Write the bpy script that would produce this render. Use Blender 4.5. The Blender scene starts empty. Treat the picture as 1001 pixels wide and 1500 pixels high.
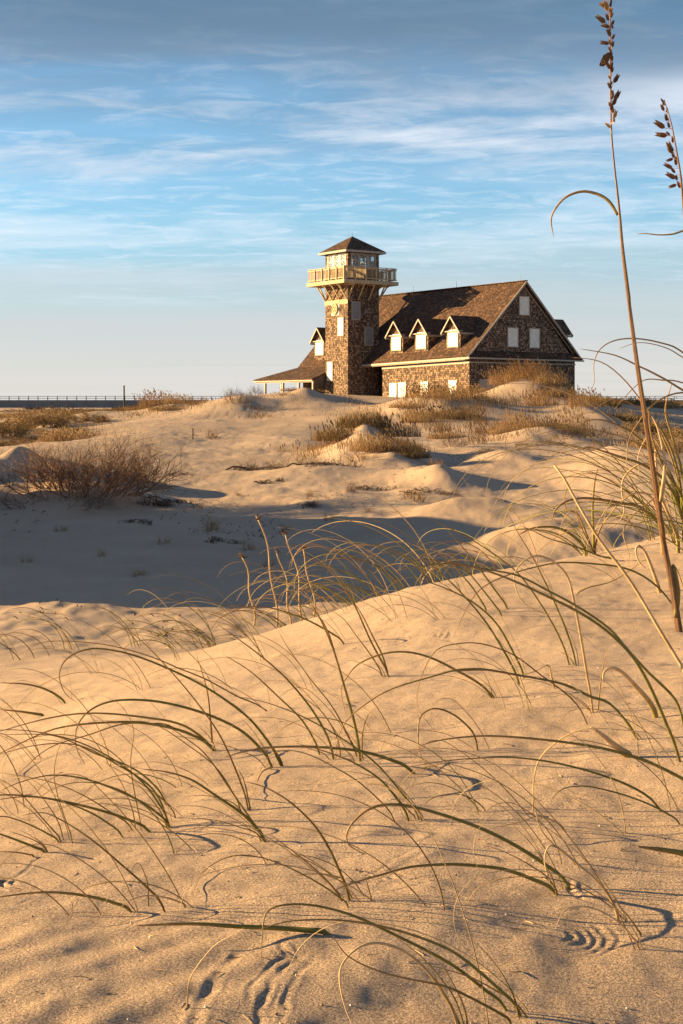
import bpy, math, random
import numpy as np
from mathutils import Vector, Matrix

R = math.radians
F = 2083.0; CX = 500.5; HZ = 592.0
SUN_AZ = 9.0      # degrees the light travels towards the camera while crossing left to right
SUN_EL = 12.0
scene = bpy.context.scene
COL = scene.collection

# ------------------------------------------------------------------ helpers
def tag(o, label=None, cat=None, group=None, kind=None):
    if label: o['label'] = label
    if cat: o['category'] = cat
    if group: o['group'] = group
    if kind: o['kind'] = kind
    return o

def empty(name, loc, rz=0.0):
    o = bpy.data.objects.new(name, None); COL.objects.link(o)
    o.empty_display_size = 0.2
    o.location = loc; o.rotation_euler = (0, 0, rz)
    return o

def at(px, py, Y):
    return Vector(((px - CX) / F * Y, Y, (HZ - py) / F * Y))

class MB:
    def __init__(s): s.v = []; s.f = []; s.c = []; s.cur = (1, 1, 1)
    def col(s, c): s.cur = c
    def add(s, pts, faces):
        b = len(s.v)
        s.v += [tuple(p) for p in pts]
        s.c += [s.cur] * len(pts)
        s.f += [tuple(b + i for i in f) for f in faces]
    def box(s, a, b):
        x0, y0, z0 = a; x1, y1, z1 = b
        if x0 > x1: x0, x1 = x1, x0
        if y0 > y1: y0, y1 = y1, y0
        if z0 > z1: z0, z1 = z1, z0
        s.add([(x0,y0,z0),(x1,y0,z0),(x1,y1,z0),(x0,y1,z0),(x0,y0,z1),(x1,y0,z1),(x1,y1,z1),(x0,y1,z1)],
              [(0,3,2,1),(4,5,6,7),(0,1,5,4),(1,2,6,5),(2,3,7,6),(3,0,4,7)])
    def beam(s, p, q, w, h, up=(0, 0, 1)):
        p = Vector(p); q = Vector(q); d = (q - p).normalized(); up = Vector(up)
        sd = d.cross(up)
        if sd.length < 1e-4: sd = d.cross(Vector((1, 0, 0)))
        sd.normalize(); u = sd.cross(d).normalized()
        pts = []
        for c in (p, q):
            for a, b in ((-1,-1),(1,-1),(1,1),(-1,1)):
                pts.append(c + sd * a * w / 2 + u * b * h / 2)
        s.add(pts, [(0,1,2,3)[::-1],(4,5,6,7),(0,1,5,4),(1,2,6,5),(2,3,7,6),(3,0,4,7)])
    def slab(s, poly, th):
        """polygon with a thickness below it (along its normal)"""
        P = [Vector(p) for p in poly]
        n = (P[1] - P[0]).cross(P[2] - P[0]).normalized()
        if n.z < 0: P.reverse(); n = -n
        k = len(P)
        pts = P + [p - n * th for p in P]
        faces = [tuple(range(k)), tuple(range(2*k-1, k-1, -1))]
        for i in range(k):
            j = (i + 1) % k
            faces.append((i, i + k, j + k, j))
        s.add(pts, faces)
    def prism(s, poly, d):
        P = [Vector(p) for p in poly]; d = Vector(d); k = len(P)
        faces = [tuple(range(k)), tuple(range(2*k-1, k-1, -1))]
        for i in range(k):
            j = (i + 1) % k
            faces.append((i, i + k, j + k, j))
        s.add(P + [p + d for p in P], faces)
    def tube(s, path, rad, n=5, flat=1.0, cols=None, side=None):
        path = [Vector(p) for p in path]; m = len(path)
        b = len(s.v); nrm = None
        for i, p in enumerate(path):
            d = (path[min(i+1, m-1)] - path[max(i-1, 0)])
            if d.length < 1e-9: d = Vector((0, 0, 1))
            d.normalize()
            if nrm is None:
                ref = Vector(side) if side is not None else Vector((0.13, 1, 0.21))
                nrm = (ref - d * ref.dot(d))
                if nrm.length < 1e-4: nrm = Vector((1, 0, 0)) - d * d.x
            else:
                nrm = nrm - d * nrm.dot(d)
            nrm.normalize(); bi = d.cross(nrm)
            r = rad[i] if hasattr(rad, '__len__') else rad
            for k in range(n):
                a = 2 * math.pi * k / n
                s.v.append(tuple(p + nrm * math.cos(a) * r * flat + bi * math.sin(a) * r))
                s.c.append(cols[i] if cols else s.cur)
        for i in range(m - 1):
            for k in range(n):
                k2 = (k + 1) % n
                s.f.append((b+i*n+k, b+i*n+k2, b+(i+1)*n+k2, b+(i+1)*n+k))
        s.f.append(tuple(b + k for k in range(n))[::-1]); s.f.append(tuple(b + (m-1)*n + k for k in range(n)))
    def mesh(s, name, mat, smooth=False, uv=True):
        me = bpy.data.meshes.new(name)
        me.from_pydata(s.v, [], s.f); me.update()
        if uv:
            ul = me.uv_layers.new(name='m')
            co = np.array(s.v); out = np.zeros((len(me.loops), 2))
            for p in me.polygons:
                n = p.normal
                h = Vector((0, 0, 1)).cross(n)
                if h.length < 0.05: h = Vector((1, 0, 0))
                h.normalize(); w = n.cross(h)
                for li in p.loop_indices:
                    c = Vector(s.v[me.loops[li].vertex_index])
                    out[li] = (c.dot(h), c.dot(w))
            ul.data.foreach_set('uv', out.ravel())
        if any(c != (1, 1, 1) for c in s.c):
            ca = me.color_attributes.new('Col', 'FLOAT_COLOR', 'POINT')
            arr = np.ones((len(s.v), 4)); arr[:, :3] = np.array(s.c)
            ca.data.foreach_set('color', arr.ravel())
        if smooth: me.polygons.foreach_set('use_smooth', [True] * len(me.polygons))
        if mat: me.materials.append(mat)
        return me
    def build(s, name, mat, parent=None, smooth=False, uv=True, loc=None):
        o = bpy.data.objects.new(name, s.mesh(name, mat, smooth, uv)); COL.objects.link(o)
        if parent: o.parent = parent
        if loc is not None: o.location = loc
        return o

# ------------------------------------------------------------------ noise
def _hash(ix, iy, seed):
    h = (ix.astype(np.int64) * 374761393 + iy.astype(np.int64) * 668265263 + seed * 974634777) & 0xffffffff
    h = ((h ^ (h >> 13)) * 1274126177) & 0xffffffff
    h = h ^ (h >> 16)
    return (h & 0xffff) / 32767.5 - 1.0
def vnoise(x, y, seed=0):
    x = np.asarray(x, float); y = np.asarray(y, float)
    ix = np.floor(x); iy = np.floor(y); fx = x - ix; fy = y - iy
    u = fx*fx*fx*(fx*(fx*6-15)+10); w = fy*fy*fy*(fy*(fy*6-15)+10)
    a = _hash(ix, iy, seed); b = _hash(ix+1, iy, seed); c = _hash(ix, iy+1, seed); d = _hash(ix+1, iy+1, seed)
    return (a*(1-u)+b*u)*(1-w) + (c*(1-u)+d*u)*w
def fbm(x, y, seed=0, o=4):
    t = 0; a = 1.0
    for i in range(o):
        t = t + a * vnoise(x, y, seed + i*17); a *= 0.5; x = x * 2.03 + 3.1; y = y * 2.03 - 1.7
    return t
def sstep(a, b, x):
    t = np.clip((x - a) / (b - a), 0, 1); return t*t*(3-2*t)

# ------------------------------------------------------------------ terrain heights (camera eye is z = 0)
TC = np.array([-3500, -900, -300, 0, 200, 400, 600, 800, 1000, 1300, 2200, 4500], float)
TB = [
 (0.3, [-.58,-.58,-.58,-.585,-.59,-.595,-.60,-.605,-.61,-.62,-.62,-.62]),
 (1.4, [-.66,-.62,-.603,-.600,-.601,-.604,-.607,-.611,-.616,-.62,-.60,-.55]),
 (2.0, [-.90,-.78,-.69,-.655,-.642,-.630,-.620,-.614,-.609,-.59,-.50,-.3]),
 (3.0,  [-1.7,-1.3,-.93,-.80,-.745,-.70,-.66,-.63,-.605,-.53,-.38,-.1]),
 (4.0, [-1.5,-1.4,-1.10,-.94,-.84,-.765,-.70,-.655,-.64,-.54,-.36,-.1]),
 (5.0, [-1.7,-1.5,-1.22,-1.06,-.955,-.83,-.690,-.640,-.60,-.52,-.34,-.1]),
 (6.0, [-1.8,-1.65,-1.34,-1.20,-1.10,-.955,-.775,-.675,-.59,-.51,-.32,-.1]),
 (7.0, [-1.9,-1.75,-1.46,-1.34,-1.26,-1.14,-.99,-.815,-.635,-.50,-.32,-.1]),
 (8.5, [-2.0,-1.9,-1.64,-1.55,-1.51,-1.48,-1.45,-1.28,-1.00,-.75,-.4,-.1]),
 (10., [-2.1,-2.0,-1.82,-1.77,-1.76,-1.80,-1.85,-1.70,-1.50,-1.2,-.6,-.1]),
 (13., [-2.2,-2.15,-2.18,-2.18,-2.18,-2.20,-2.2,-2.15,-2.0,-1.8,-1.0,-.3]),
 (16.,  [-2.2,-2.2,-2.3,-2.3,-2.3,-2.3,-2.28,-2.2,-2.15,-2.0,-1.4,-.5]),
 (20.,  [-2.1,-2.1,-2.3,-2.33,-2.34,-2.34,-2.3,-2.22,-2.15,-2.0,-1.6,-.8]),
 (25.,  [-2.0,-2.0,-2.3,-2.35,-2.35,-2.35,-2.3,-2.2,-2.1,-1.9,-1.6,-1]),
 (30.,  [-1.9,-2.0,-2.15,-2.25,-2.3,-2.3,-2.25,-2.15,-2.0,-1.8,-1.6,-1]),
 (40.,  [-1.6,-1.7,-1.8,-1.82,-1.93,-1.95,-1.92,-1.9,-1.7,-1.5,-1.4,-1]),
 (50., [-1.5,-1.6,-1.7,-1.68,-1.72,-1.85,-1.80,-1.75,-1.6,-1.5,-1.2,-1]),
 (60., [-1.5,-1.6,-1.9,-1.85,-1.42,-1.65,-1.62,-1.50,-1.7,-1.5,-1.2,-1]),
 (75., [-1.5,-1.6,-1.9,-1.95,-1.05,-1.0,-.85,-0.72,-1.5,-1.3,-1.2,-1]),
 (90., [-1.5,-1.6,-1.9,-1.9,-.70,-.10,-.05,0.12,-1.1,-1.1,-1.2,-1]),
 (100., [-1.5,-1.6,-1.9,-1.85,-.55,.62,.28,0.3,-0.85,-.7,-1.2,-1]),
 (112., [-1.5,-1.6,-1.8,-1.75,-.55,.80,.55,0.45,-0.6,-.7,-1.2,-1]),
 (125., [-1.5,-1.5,-1.7,-1.65,-.8,.78,.60,.45,-.2,-.7,-1.2,-1]),
 (145., [-1.5,-1.4,-1.5,-1.5,-1.1,-.1,.1,.1,-.2,-.6,-1.2,-1]),
 (200., [-1.4,-1.3,-1.3,-1.3,-1.3,-1.2,-1,-.6,-.2,-.4,-1.2,-1]),
 (300., [-1.4,-1.3,-1.2,-1.2,-1.2,-1.2,-1.1,-.9,-.7,-.7,-1.2,-1]),
 (600., [-1.4]*12),
 (4000.,[-1.6]*12),
]
TY = np.log(np.array([r[0] for r in TB])); TZ = np.array([r[1] for r in TB])

def _herm(xs, x):
    """index + weights of a finite-difference (non uniform) cubic Hermite"""
    i = np.clip(np.searchsorted(xs, x) - 1, 0, len(xs) - 2)
    t = np.clip((x - xs[i]) / (xs[i+1] - xs[i]), 0, 1)
    return i, t
DZC = np.gradient(TZ, TC, axis=1)          # slope over columns
def _row_eval(c):
    i, t = _herm(TC, c); h = TC[i+1] - TC[i]
    h00 = 2*t**3-3*t**2+1; h10 = t**3-2*t**2+t; h01 = -2*t**3+3*t**2; h11 = t**3-t**2
    return TZ[:, i]*h00 + DZC[:, i]*h*h10 + TZ[:, i+1]*h01 + DZC[:, i+1]*h*h11
def base_z(x, y):
    x = np.asarray(x, float).ravel(); y = np.maximum(np.asarray(y, float).ravel(), .3)
    c = np.clip(x / y * F + CX, TC[0], TC[-1]); ly = np.clip(np.log(y), TY[0], TY[-1])
    rows = _row_eval(c)                     # nrow x n
    g = np.gradient(rows, TY, axis=0)
    i, t = _herm(TY, ly); h = TY[i+1] - TY[i]; k = np.arange(len(x))
    h00 = 2*t**3-3*t**2+1; h10 = t**3-2*t**2+t; h01 = -2*t**3+3*t**2; h11 = t**3-t**2
    return rows[i, k]*h00 + g[i, k]*h*h10 + rows[i+1, k]*h01 + g[i+1, k]*h*h11

# hummocks: x, y, rx, ry, height
def hp(px, Y, rpx, ry, h): return ((px - CX) / F * Y, Y, rpx / F * Y, ry, h)
HUM = [
 hp(530, 49, 62, 3.2, .95), hp(575, 44.5, 42, 2.0, .45), hp(640, 82, 75, 7, .9), hp(775, 93, 66, 5, 1.30),
 hp(800, 58, 72, 3.6, .62), hp(455, 93, 46, 4.5, .72), hp(20, 36, 60, 4.0, .75), hp(118, 31.8, 80, 2.4, .45),
 hp(690, 52, 60, 3, .18), hp(400, 60, 90, 6, .22), hp(345, 90, 60, 6, .65), hp(245, 92, 35, 5, .35),
 hp(1080, 60, 60, 5, .4), hp(865, 78, 45, 6, .55), hp(905, 46, 60, 3.5, .35), hp(745, 46, 50, 2.6, .35), hp(655, 36, 60, 1.8, .35), hp(900, 38, 90, 3.0, .3), hp(70, 130, 60, 9, .55), hp(120, 90, 50, 6, .5), hp(15, 75, 50, 6, .45),
 hp(160, 160, 50, 12, .5), hp(30, 200, 60, 14, .5), hp(620, 38, 70, 2.4, .20), hp(455, 39, 80, 2.0, .25),
 hp(690, 28, 120, 1.8, .38), hp(830, 22.5, 150, 1.3, .42), hp(1000, 17, 170, 1.0, .42), hp(600, 24, 70, 1.0, .16), hp(480, 31, 60, 1.2, .16),
]
# crescent scars where blades have swept the sand: px,py,radius(m),direction
def tz(x, y, detail=True):
    x = np.asarray(x, float); sh = x.shape; x = x.ravel(); y = np.asarray(y, float).ravel()
    z = base_z(x, y)
    for (hx, hy, rx, ry, h) in HUM:
        d = ((x - hx) / rx)**2 + ((y - hy) / ry)**2
        z = z + h * np.exp(-d * 0.9) * (1 + .25 * vnoise(x / rx * 1.7 + 5, y / ry * 1.7, int(hy)))
    # the big dune left of the frame that keeps the hollow in shade
    cr = 1 + 0.22 * vnoise(y * .42, y * 0 + 2.2, 5)
    ridge = np.exp(-((x + 14.5 + .3 * (y - 25)) / 3.4)**2) * sstep(16.6, 19.4, y) * (1 - .36 * sstep(29.0, 33.0, y)) * (1 - sstep(40.5, 45.5, y))
    z = z + ridge * 3.85 * cr
    # broad undulation growing with distance
    far = sstep(9, 40, y)
    z = z + far * (0.10 * fbm(x * .22, y * .12, 3, 3)) * (1 - .6*sstep(95, 100, y)*(1-sstep(125, 140, y)))
    mid = sstep(6.5, 9, y) * (1 - sstep(30, 45, y))
    z = z + mid * 0.035 * fbm(x * .9, y * .6, 11, 4)
    if detail:
        # near dune: soft lumps
        nr = 1 - sstep(7, 9, y)
        z = z + nr * (0.0068 * fbm(x * 3.1, y * 2.2, 21, 3) + 0.0030 * fbm(x * 11, y * 9, 23, 3))
        # wind ripples at the lower left
        rw = nr * sstep(.10, -.25, x) * (1 - sstep(1.62, 1.95, y)) if False else nr * (1 - sstep(-.16, .06, x)) * (1 - sstep(1.60, 1.95, y))
        ph = (x * 0.80 - y * 0.62) * 2 * math.pi / .070 + 1.5 * fbm(x * 5, y * 5, 31, 2)
        z = z + rw * 0.0013 * np.sin(ph)
        z = z + nr * (1 - sstep(2.2, 3.2, y)) * 0.0013 * np.sin((x * .78 - y * .62) * 2 * math.pi / .115 + 2.5 * fbm(x * 3, y * 3, 33, 2) + 1) * (.5 + .5 * vnoise(x * 3, y * 3, 35))
        rw2 = nr * sstep(.22, .5, x/ y) * 0.5
        # footprints and trampled sand on the lit dune
        ft = sstep(42, 50, y) * (1 - sstep(84, 90, y)) * np.clip(fbm(x * .12 + 9, y * .08, 41, 2) + .25, 0, 1)
        z = z + ft * .028 * (np.abs(vnoise(x * 2.2, y * 1.2, 43)) - .4)
        cl = sstep(10, 13, y) * (1 - sstep(17, 19, y))
        z = z + cl * .010 * vnoise(x * 7, y * 4.0, 47)
        fm = sstep(17, 20, y)*(1-sstep(60, 80, y))
        z = z + fm * .011 * fbm(x * 2.6, y * 1.4, 49, 3)
        z = z + scars(x, y)
    return z.reshape(sh)

SCAR = []
GROOVE = []
def scars(x, y):
    z = np.zeros_like(x)
    for (sx, sy, r0, r1, a0, a1, n, amp) in SCAR:
        m = (np.abs(x - sx) < r1 * 1.4) & (np.abs(y - sy) < r1 * 1.4)
        if not m.any(): continue
        dx = x[m] - sx; dy = y[m] - sy; r = np.hypot(dx, dy); a = np.arctan2(dy, dx)
        a = (a - a0) % (2 * math.pi)
        w = sstep(0, .3, a) * (1 - sstep(a1 - .35, a1, a)) * sstep(r0 * .8, r0 * 1.05, r) * (1 - sstep(r1 * .92, r1 * 1.08, r))
        nz = vnoise(dx * 60, dy * 60, 5) * .8
        wob = r + (r1 - r0) * .06 * vnoise(a * 3.3, r * 30, 7)
        z[m] += w * amp * (np.sin((wob + .004 * vnoise(dx * 25, dy * 25, 9) - r0) / (r1 - r0) * 2 * math.pi * n + nz) * .6 - .25)
    for (P_, w, amp) in GROOVE:
        lo = P_.min(0) - w * 5; hi = P_.max(0) + w * 5
        m = (x > lo[0]) & (x < hi[0]) & (y > lo[1]) & (y < hi[1])
        if not m.any(): continue
        px = x[m] + .003 * vnoise(x[m] * 40, y[m] * 40, 61); py = y[m] + .006 * vnoise(x[m] * 30, y[m] * 30, 63); best = np.full(px.shape, 9.0); tt = np.zeros(px.shape)
        k = len(P_) - 1
        for i in range(k):
            a = P_[i]; b = P_[i+1]; d = b - a; L2 = (d * d).sum()
            t = np.clip(((px - a[0]) * d[0] + (py - a[1]) * d[1]) / L2, 0, 1)
            dd = np.hypot(px - a[0] - t * d[0], py - a[1] - t * d[1])
            c = dd < best; best = np.where(c, dd, best); tt = np.where(c, (i + t) / k, tt)
        taper = sstep(0, .18, tt) * (1 - sstep(.8, 1, tt)) * (.7 + .5 * vnoise(px * 45, py * 45, 65))
        z[m] += taper * amp * .28 * (-np.exp(-(best / w)**2) + .55 * np.exp(-((best - 1.9 * w) / (.8 * w))**2))
    return z

def ground_hit(px, py, y0=1.0, y1=400):
    Y = np.exp(np.linspace(math.log(y0), math.log(y1), 1400))
    x = (px - CX) / F * Y; z = (HZ - py) / F * Y
    g = tz(x, Y)
    b = np.nonzero(z < g)[0]
    if len(b) == 0: return None
    i = b[0]
    if i == 0: return Vector((x[0], Y[0], g[0]))
    t = (z[i-1] - g[i-1]) / ((z[i-1] - g[i-1]) - (z[i] - g[i]) + 1e-12)
    yy = Y[i-1] + (Y[i] - Y[i-1]) * t
    return Vector(((px - CX) / F * yy, yy, (HZ - py) / F * yy))

def scar_at(px, py, r0, r1, a0, sweep, n, amp):
    p = ground_hit(px, py)
    SCAR.append((p.x, p.y, r0, r1, R(a0), R(sweep), n, amp))
_sc = [(812, 1368, .012, .078, 285, 120, 5, .0010), (905, 1300, .05, .065, 150, 90, 1, .002), (520, 1300, .05, .085, 25, 75, 2.4, .0022),
       (470, 1385, .03, .05, 165, 60, 1, .0012), (640, 1295, .03, .06, 60, 80, 1.6, .002),
       (620, 955, .03, .060, 200, 120, 1.5, .003), (664, 925, .02, .06, 180, 150, 2, .004), (430, 1155, .04, .06, 10, 110, 1.2, .0016),
       (800, 1185, .04, .09, 20, 90, 2.2, .002), (50, 1290, .03, .06, 150, 150, 1.6, .003), (110, 1180, .05, .08, 20, 80, 1.8, .0018)]
_tmp = [(scar_at(*s)) for s in _sc]
# grooves drawn in the sand by swinging blades
for gpts, w_, a_ in (([(372, 1378), (345, 1400), (318, 1428), (300, 1460), (288, 1500), (280, 1540)], .0055, .0042), ([(450, 1392), (415, 1420), (392, 1450), (380, 1482), (378, 1530)], .0040, .0034),
                     ([(470, 1388), (440, 1425), (420, 1465), (408, 1520)], .0035, .0028), ([(430, 1395), (400, 1408), (372, 1440), (358, 1480)], .0030, .0026), ([(560, 1290), (600, 1262), (635, 1242)], .0050, .0030), ([(545, 1300), (590, 1275), (640, 1262)], .0035, .0024),
                     ([(530, 1292), (575, 1262), (615, 1240)], .0035, .0024), ([(820, 1335), (850, 1330), (880, 1338)], .0045, .0030), ([(10, 1330), (50, 1318), (95, 1322)], .0035, .0022), ([(60, 1250), (40, 1275), (8, 1292)], .0035, .0024)):
    P_ = [ground_hit(a, b) for a, b in gpts]
    GROOVE.append((np.array([(p.x, p.y) for p in P_]), w_, a_))

# ------------------------------------------------------------------ materials
def newmat(name):
    m = bpy.data.materials.new(name); m.use_nodes = True
    nt = m.node_tree
    return m, nt, nt.nodes['Principled BSDF']
def N(nt, t, **kw):
    n = nt.nodes.new(t)
    for k, v in kw.items():
        if k in n.inputs.keys(): n.inputs[k].default_value = v
        else: setattr(n, k, v)
    return n
def ramp(nt, stops):
    r = nt.nodes.new('ShaderNodeValToRGB'); e = r.color_ramp.elements
    while len(e) < len(stops): e.new(0.5)
    for i, (p, c) in enumerate(stops):
        e[i].position = p; e[i].color = (*c, 1) if len(c) == 3 else c
    return r

def mat_sand():
    m, nt, b = newmat('dune_sand'); L = nt.links.new
    tc = N(nt, 'ShaderNodeTexCoord')
    mp = N(nt, 'ShaderNodeMapping'); L(tc.outputs['Object'], mp.inputs['Vector'])
    n1 = N(nt, 'ShaderNodeTexNoise', Scale=.45, Detail=5.0, Roughness=.6); L(mp.outputs[0], n1.inputs['Vector'])
    n2 = N(nt, 'ShaderNodeTexNoise', Scale=380.0, Detail=2.0, Roughness=.6); L(mp.outputs[0], n2.inputs['Vector'])
    n3 = N(nt, 'ShaderNodeTexNoise', Scale=16.0, Detail=6.0, Roughness=.65); L(mp.outputs[0], n3.inputs['Vector'])
    r1 = ramp(nt, [(.28, (.410, .295, .205)), (.5, (.460, .335, .240)), (.72, (.500, .370, .270))]); L(n1.outputs[0], r1.inputs[0])
    r2 = ramp(nt, [(.34, (.42, .38, .35)), (.5, (.95, .95, .95)), (.66, (1.55, 1.52, 1.48))]); L(n2.outputs[0], r2.inputs[0])
    mx = N(nt, 'ShaderNodeMix', data_type='RGBA', blend_type='MULTIPLY'); mx.inputs[0].default_value = .85
    L(r1.outputs[0], mx.inputs[6]); L(r2.outputs[0], mx.inputs[7])
    r3 = ramp(nt, [(.35, (.95, .94, .93)), (.6, (1.0, 1.0, 1.0))]); L(n3.outputs[0], r3.inputs[0])
    mx2 = N(nt, 'ShaderNodeMix', data_type='RGBA', blend_type='MULTIPLY'); mx2.inputs[0].default_value = .8
    L(mx.outputs[2], mx2.inputs[6]); L(r3.outputs[0], mx2.inputs[7])
    L(mx2.outputs[2], b.inputs['Base Color'])
    b.inputs['Roughness'].default_value = .95
    b.inputs['Specular IOR Level'].default_value = .15
    # grains
    n4 = N(nt, 'ShaderNodeTexNoise', Scale=240.0, Detail=4.0, Roughness=.8); L(mp.outputs[0], n4.inputs['Vector'])
    n5 = N(nt, 'ShaderNodeTexNoise', Scale=9.0, Detail=6.0, Roughness=.6); L(mp.outputs[0], n5.inputs['Vector'])
    b1 = N(nt, 'ShaderNodeBump', Strength=1.0, Distance=.0030); L(n4.outputs[0], b1.inputs['Height'])
    b2 = N(nt, 'ShaderNodeBump', Strength=.5, Distance=.012); L(n5.outputs[0], b2.inputs['Height']); L(b1.outputs[0], b2.inputs['Normal'])
    L(b2.outputs[0], b.inputs['Normal'])
    return m

def mat_shingle(name, c1, c2, mortar, bw=.17, rh=.14, rnd=.7, bump=.5, noise=.5, stretch=1.0):
    m, nt, b = newmat(name); L = nt.links.new
    uv = N(nt, 'ShaderNodeUVMap'); uv.uv_map = 'm'
    n0 = N(nt, 'ShaderNodeTexNoise', Scale=2.6, Detail=2.0); L(uv.outputs[0], n0.inputs['Vector'])
    ad = N(nt, 'ShaderNodeMix', data_type='RGBA', blend_type='LINEAR_LIGHT'); ad.inputs[0].default_value = .005
    L(uv.outputs[0], ad.inputs[6]); L(n0.outputs['Color'], ad.inputs[7])
    br = N(nt, 'ShaderNodeTexBrick'); L(ad.outputs[2], br.inputs['Vector'])
    br.inputs['Scale'].default_value = 1.0
    br.inputs['Brick Width'].default_value = bw; br.inputs['Row Height'].default_value = rh
    br.inputs['Mortar Size'].default_value = .010; br.inputs['Mortar Smooth'].default_value = .2
    br.inputs['Color1'].default_value = (0, 0, 0, 1); br.inputs['Color2'].default_value = (1, 1, 1, 1)
    br.inputs['Mortar'].default_value = (.5, .5, .5, 1); br.inputs['Bias'].default_value = 0
    br.offset = .5; br.offset_frequency = 2; br.squash = .85; br.squash_frequency = 2
    n1 = N(nt, 'ShaderNodeTexNoise', Scale=.9, Detail=6.0, Roughness=.7); L(uv.outputs[0], n1.inputs['Vector'])
    n2 = N(nt, 'ShaderNodeTexNoise', Scale=9.0, Detail=4.0, Roughness=.8); L(uv.outputs[0], n2.inputs['Vector'])
    a = N(nt, 'ShaderNodeMix', data_type='FLOAT'); a.inputs[0].default_value = 1 - rnd
    L(br.outputs['Color'], a.inputs[2]); L(n2.outputs[0], a.inputs[3])
    a2 = N(nt, 'ShaderNodeMath', operation='MULTIPLY_ADD'); L(n1.outputs[0], a2.inputs[0]); a2.inputs[1].default_value = noise; L(a.outputs[0], a2.inputs[2])
    a3 = N(nt, 'ShaderNodeMath', operation='SUBTRACT'); L(a2.outputs[0], a3.inputs[0]); a3.inputs[1].default_value = noise * .5
    mid = tuple((p + q) / 2 * .66 for p, q in zip(c1, c2))
    r = ramp(nt, [(.05, c1), (.55, mid), (.95, c2)]); L(a3.outputs[0], r.inputs[0])
    mm = N(nt, 'ShaderNodeMix', data_type='RGBA'); L(br.outputs['Fac'], mm.inputs[0]); L(r.outputs[0], mm.inputs[6]); mm.inputs[7].default_value = (*mortar, 1)
    L(mm.outputs[2], b.inputs['Base Color'])
    b.inputs['Roughness'].default_value = .9; b.inputs['Specular IOR Level'].default_value = .2
    # each course slopes outward to its butt edge
    sp = N(nt, 'ShaderNodeSeparateXYZ'); L(ad.outputs[2], sp.inputs[0])
    dv = N(nt, 'ShaderNodeMath', operation='DIVIDE'); L(sp.outputs['Y'], dv.inputs[0]); dv.inputs[1].default_value = rh
    fr = N(nt, 'ShaderNodeMath', operation='FRACT'); L(dv.outputs[0], fr.inputs[0])
    s1 = N(nt, 'ShaderNodeMath', operation='SUBTRACT'); s1.inputs[0].default_value = 1.0; L(fr.outputs[0], s1.inputs[1])
    s2 = N(nt, 'ShaderNodeMath', operation='MULTIPLY_ADD'); L(br.outputs['Color'], s2.inputs[0]); s2.inputs[1].default_value = .8; L(s1.outputs[0], s2.inputs[2])
    s3 = N(nt, 'ShaderNodeMath', operation='SUBTRACT'); L(s2.outputs[0], s3.inputs[0]); L(br.outputs['Fac'], s3.inputs[1])
    bp = N(nt, 'ShaderNodeBump', Strength=bump, Distance=.03); L(s3.outputs[0], bp.inputs['Height']); L(bp.outputs[0], b.inputs['Normal'])
    return m

def mat_noise(name, c1, c2, scale=4.0, rough=.7, bump=.2, bd=.01, stretch=(1, 1, 1), spec=.3, coord='Object'):
    m, nt, b = newmat(name); L = nt.links.new
    tc = N(nt, 'ShaderNodeTexCoord'); mp = N(nt, 'ShaderNodeMapping'); mp.inputs['Scale'].default_value = stretch
    L(tc.outputs[coord], mp.inputs['Vector'])
    n = N(nt, 'ShaderNodeTexNoise', Scale=scale, Detail=6.0, Roughness=.65); L(mp.outputs[0], n.inputs['Vector'])
    r = ramp(nt, [(.3, c1), (.7, c2)]); L(n.outputs[0], r.inputs[0]); L(r.outputs[0], b.inputs['Base Color'])
    b.inputs['Roughness'].default_value = rough; b.inputs['Specular IOR Level'].default_value = spec
    if bump:
        bp = N(nt, 'ShaderNodeBump', Strength=bump, Distance=bd); L(n.outputs[0], bp.inputs['Height']); L(bp.outputs[0], b.inputs['Normal'])
    return m

def mat_plant(name, rough=.6, trans=.25, spec=.3, noise=.35, scale=30.0):
    """colour comes from the blade's own green-to-straw attribute"""
    m, nt, b = newmat(name); L = nt.links.new
    at_ = N(nt, 'ShaderNodeAttribute'); at_.attribute_name = 'Col'
    tc = N(nt, 'ShaderNodeTexCoord')
    n = N(nt, 'ShaderNodeTexNoise', Scale=scale, Detail=3.0); L(tc.outputs['Object'], n.inputs['Vector'])
    r = ramp(nt, [(.3, (1 - noise,) * 3), (.7, (1 + noise,) * 3)]); L(n.outputs[0], r.inputs[0])
    mx = N(nt, 'ShaderNodeMix', data_type='RGBA', blend_type='MULTIPLY'); mx.inputs[0].default_value = 1
    L(at_.outputs['Color'], mx.inputs[6]); L(r.outputs[0], mx.inputs[7]); L(mx.outputs[2], b.inputs['Base Color'])
    b.inputs['Roughness'].default_value = rough; b.inputs['Specular IOR Level'].default_value = spec
    if trans:
        t = N(nt, 'ShaderNodeBsdfTranslucent'); L(mx.outputs[2], t.inputs['Color'])
        ms = N(nt, 'ShaderNodeMixShader'); ms.inputs[0].default_value = trans
        L(b.outputs[0], ms.inputs[1]); L(t.outputs[0], ms.inputs[2]); L(ms.outputs[0], nt.nodes['Material Output'].inputs['Surface'])
    return m

def mat_glass():
    m, nt, b = newmat('window_glass')
    b.inputs['Base Color'].default_value = (.8, .85, .88, 1); b.inputs['Roughness'].default_value = .05
    b.inputs['Transmission Weight'].default_value = .85; b.inputs['IOR'].default_value = 1.1
    b.inputs['Specular IOR Level'].default_value = .6
    return m

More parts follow.
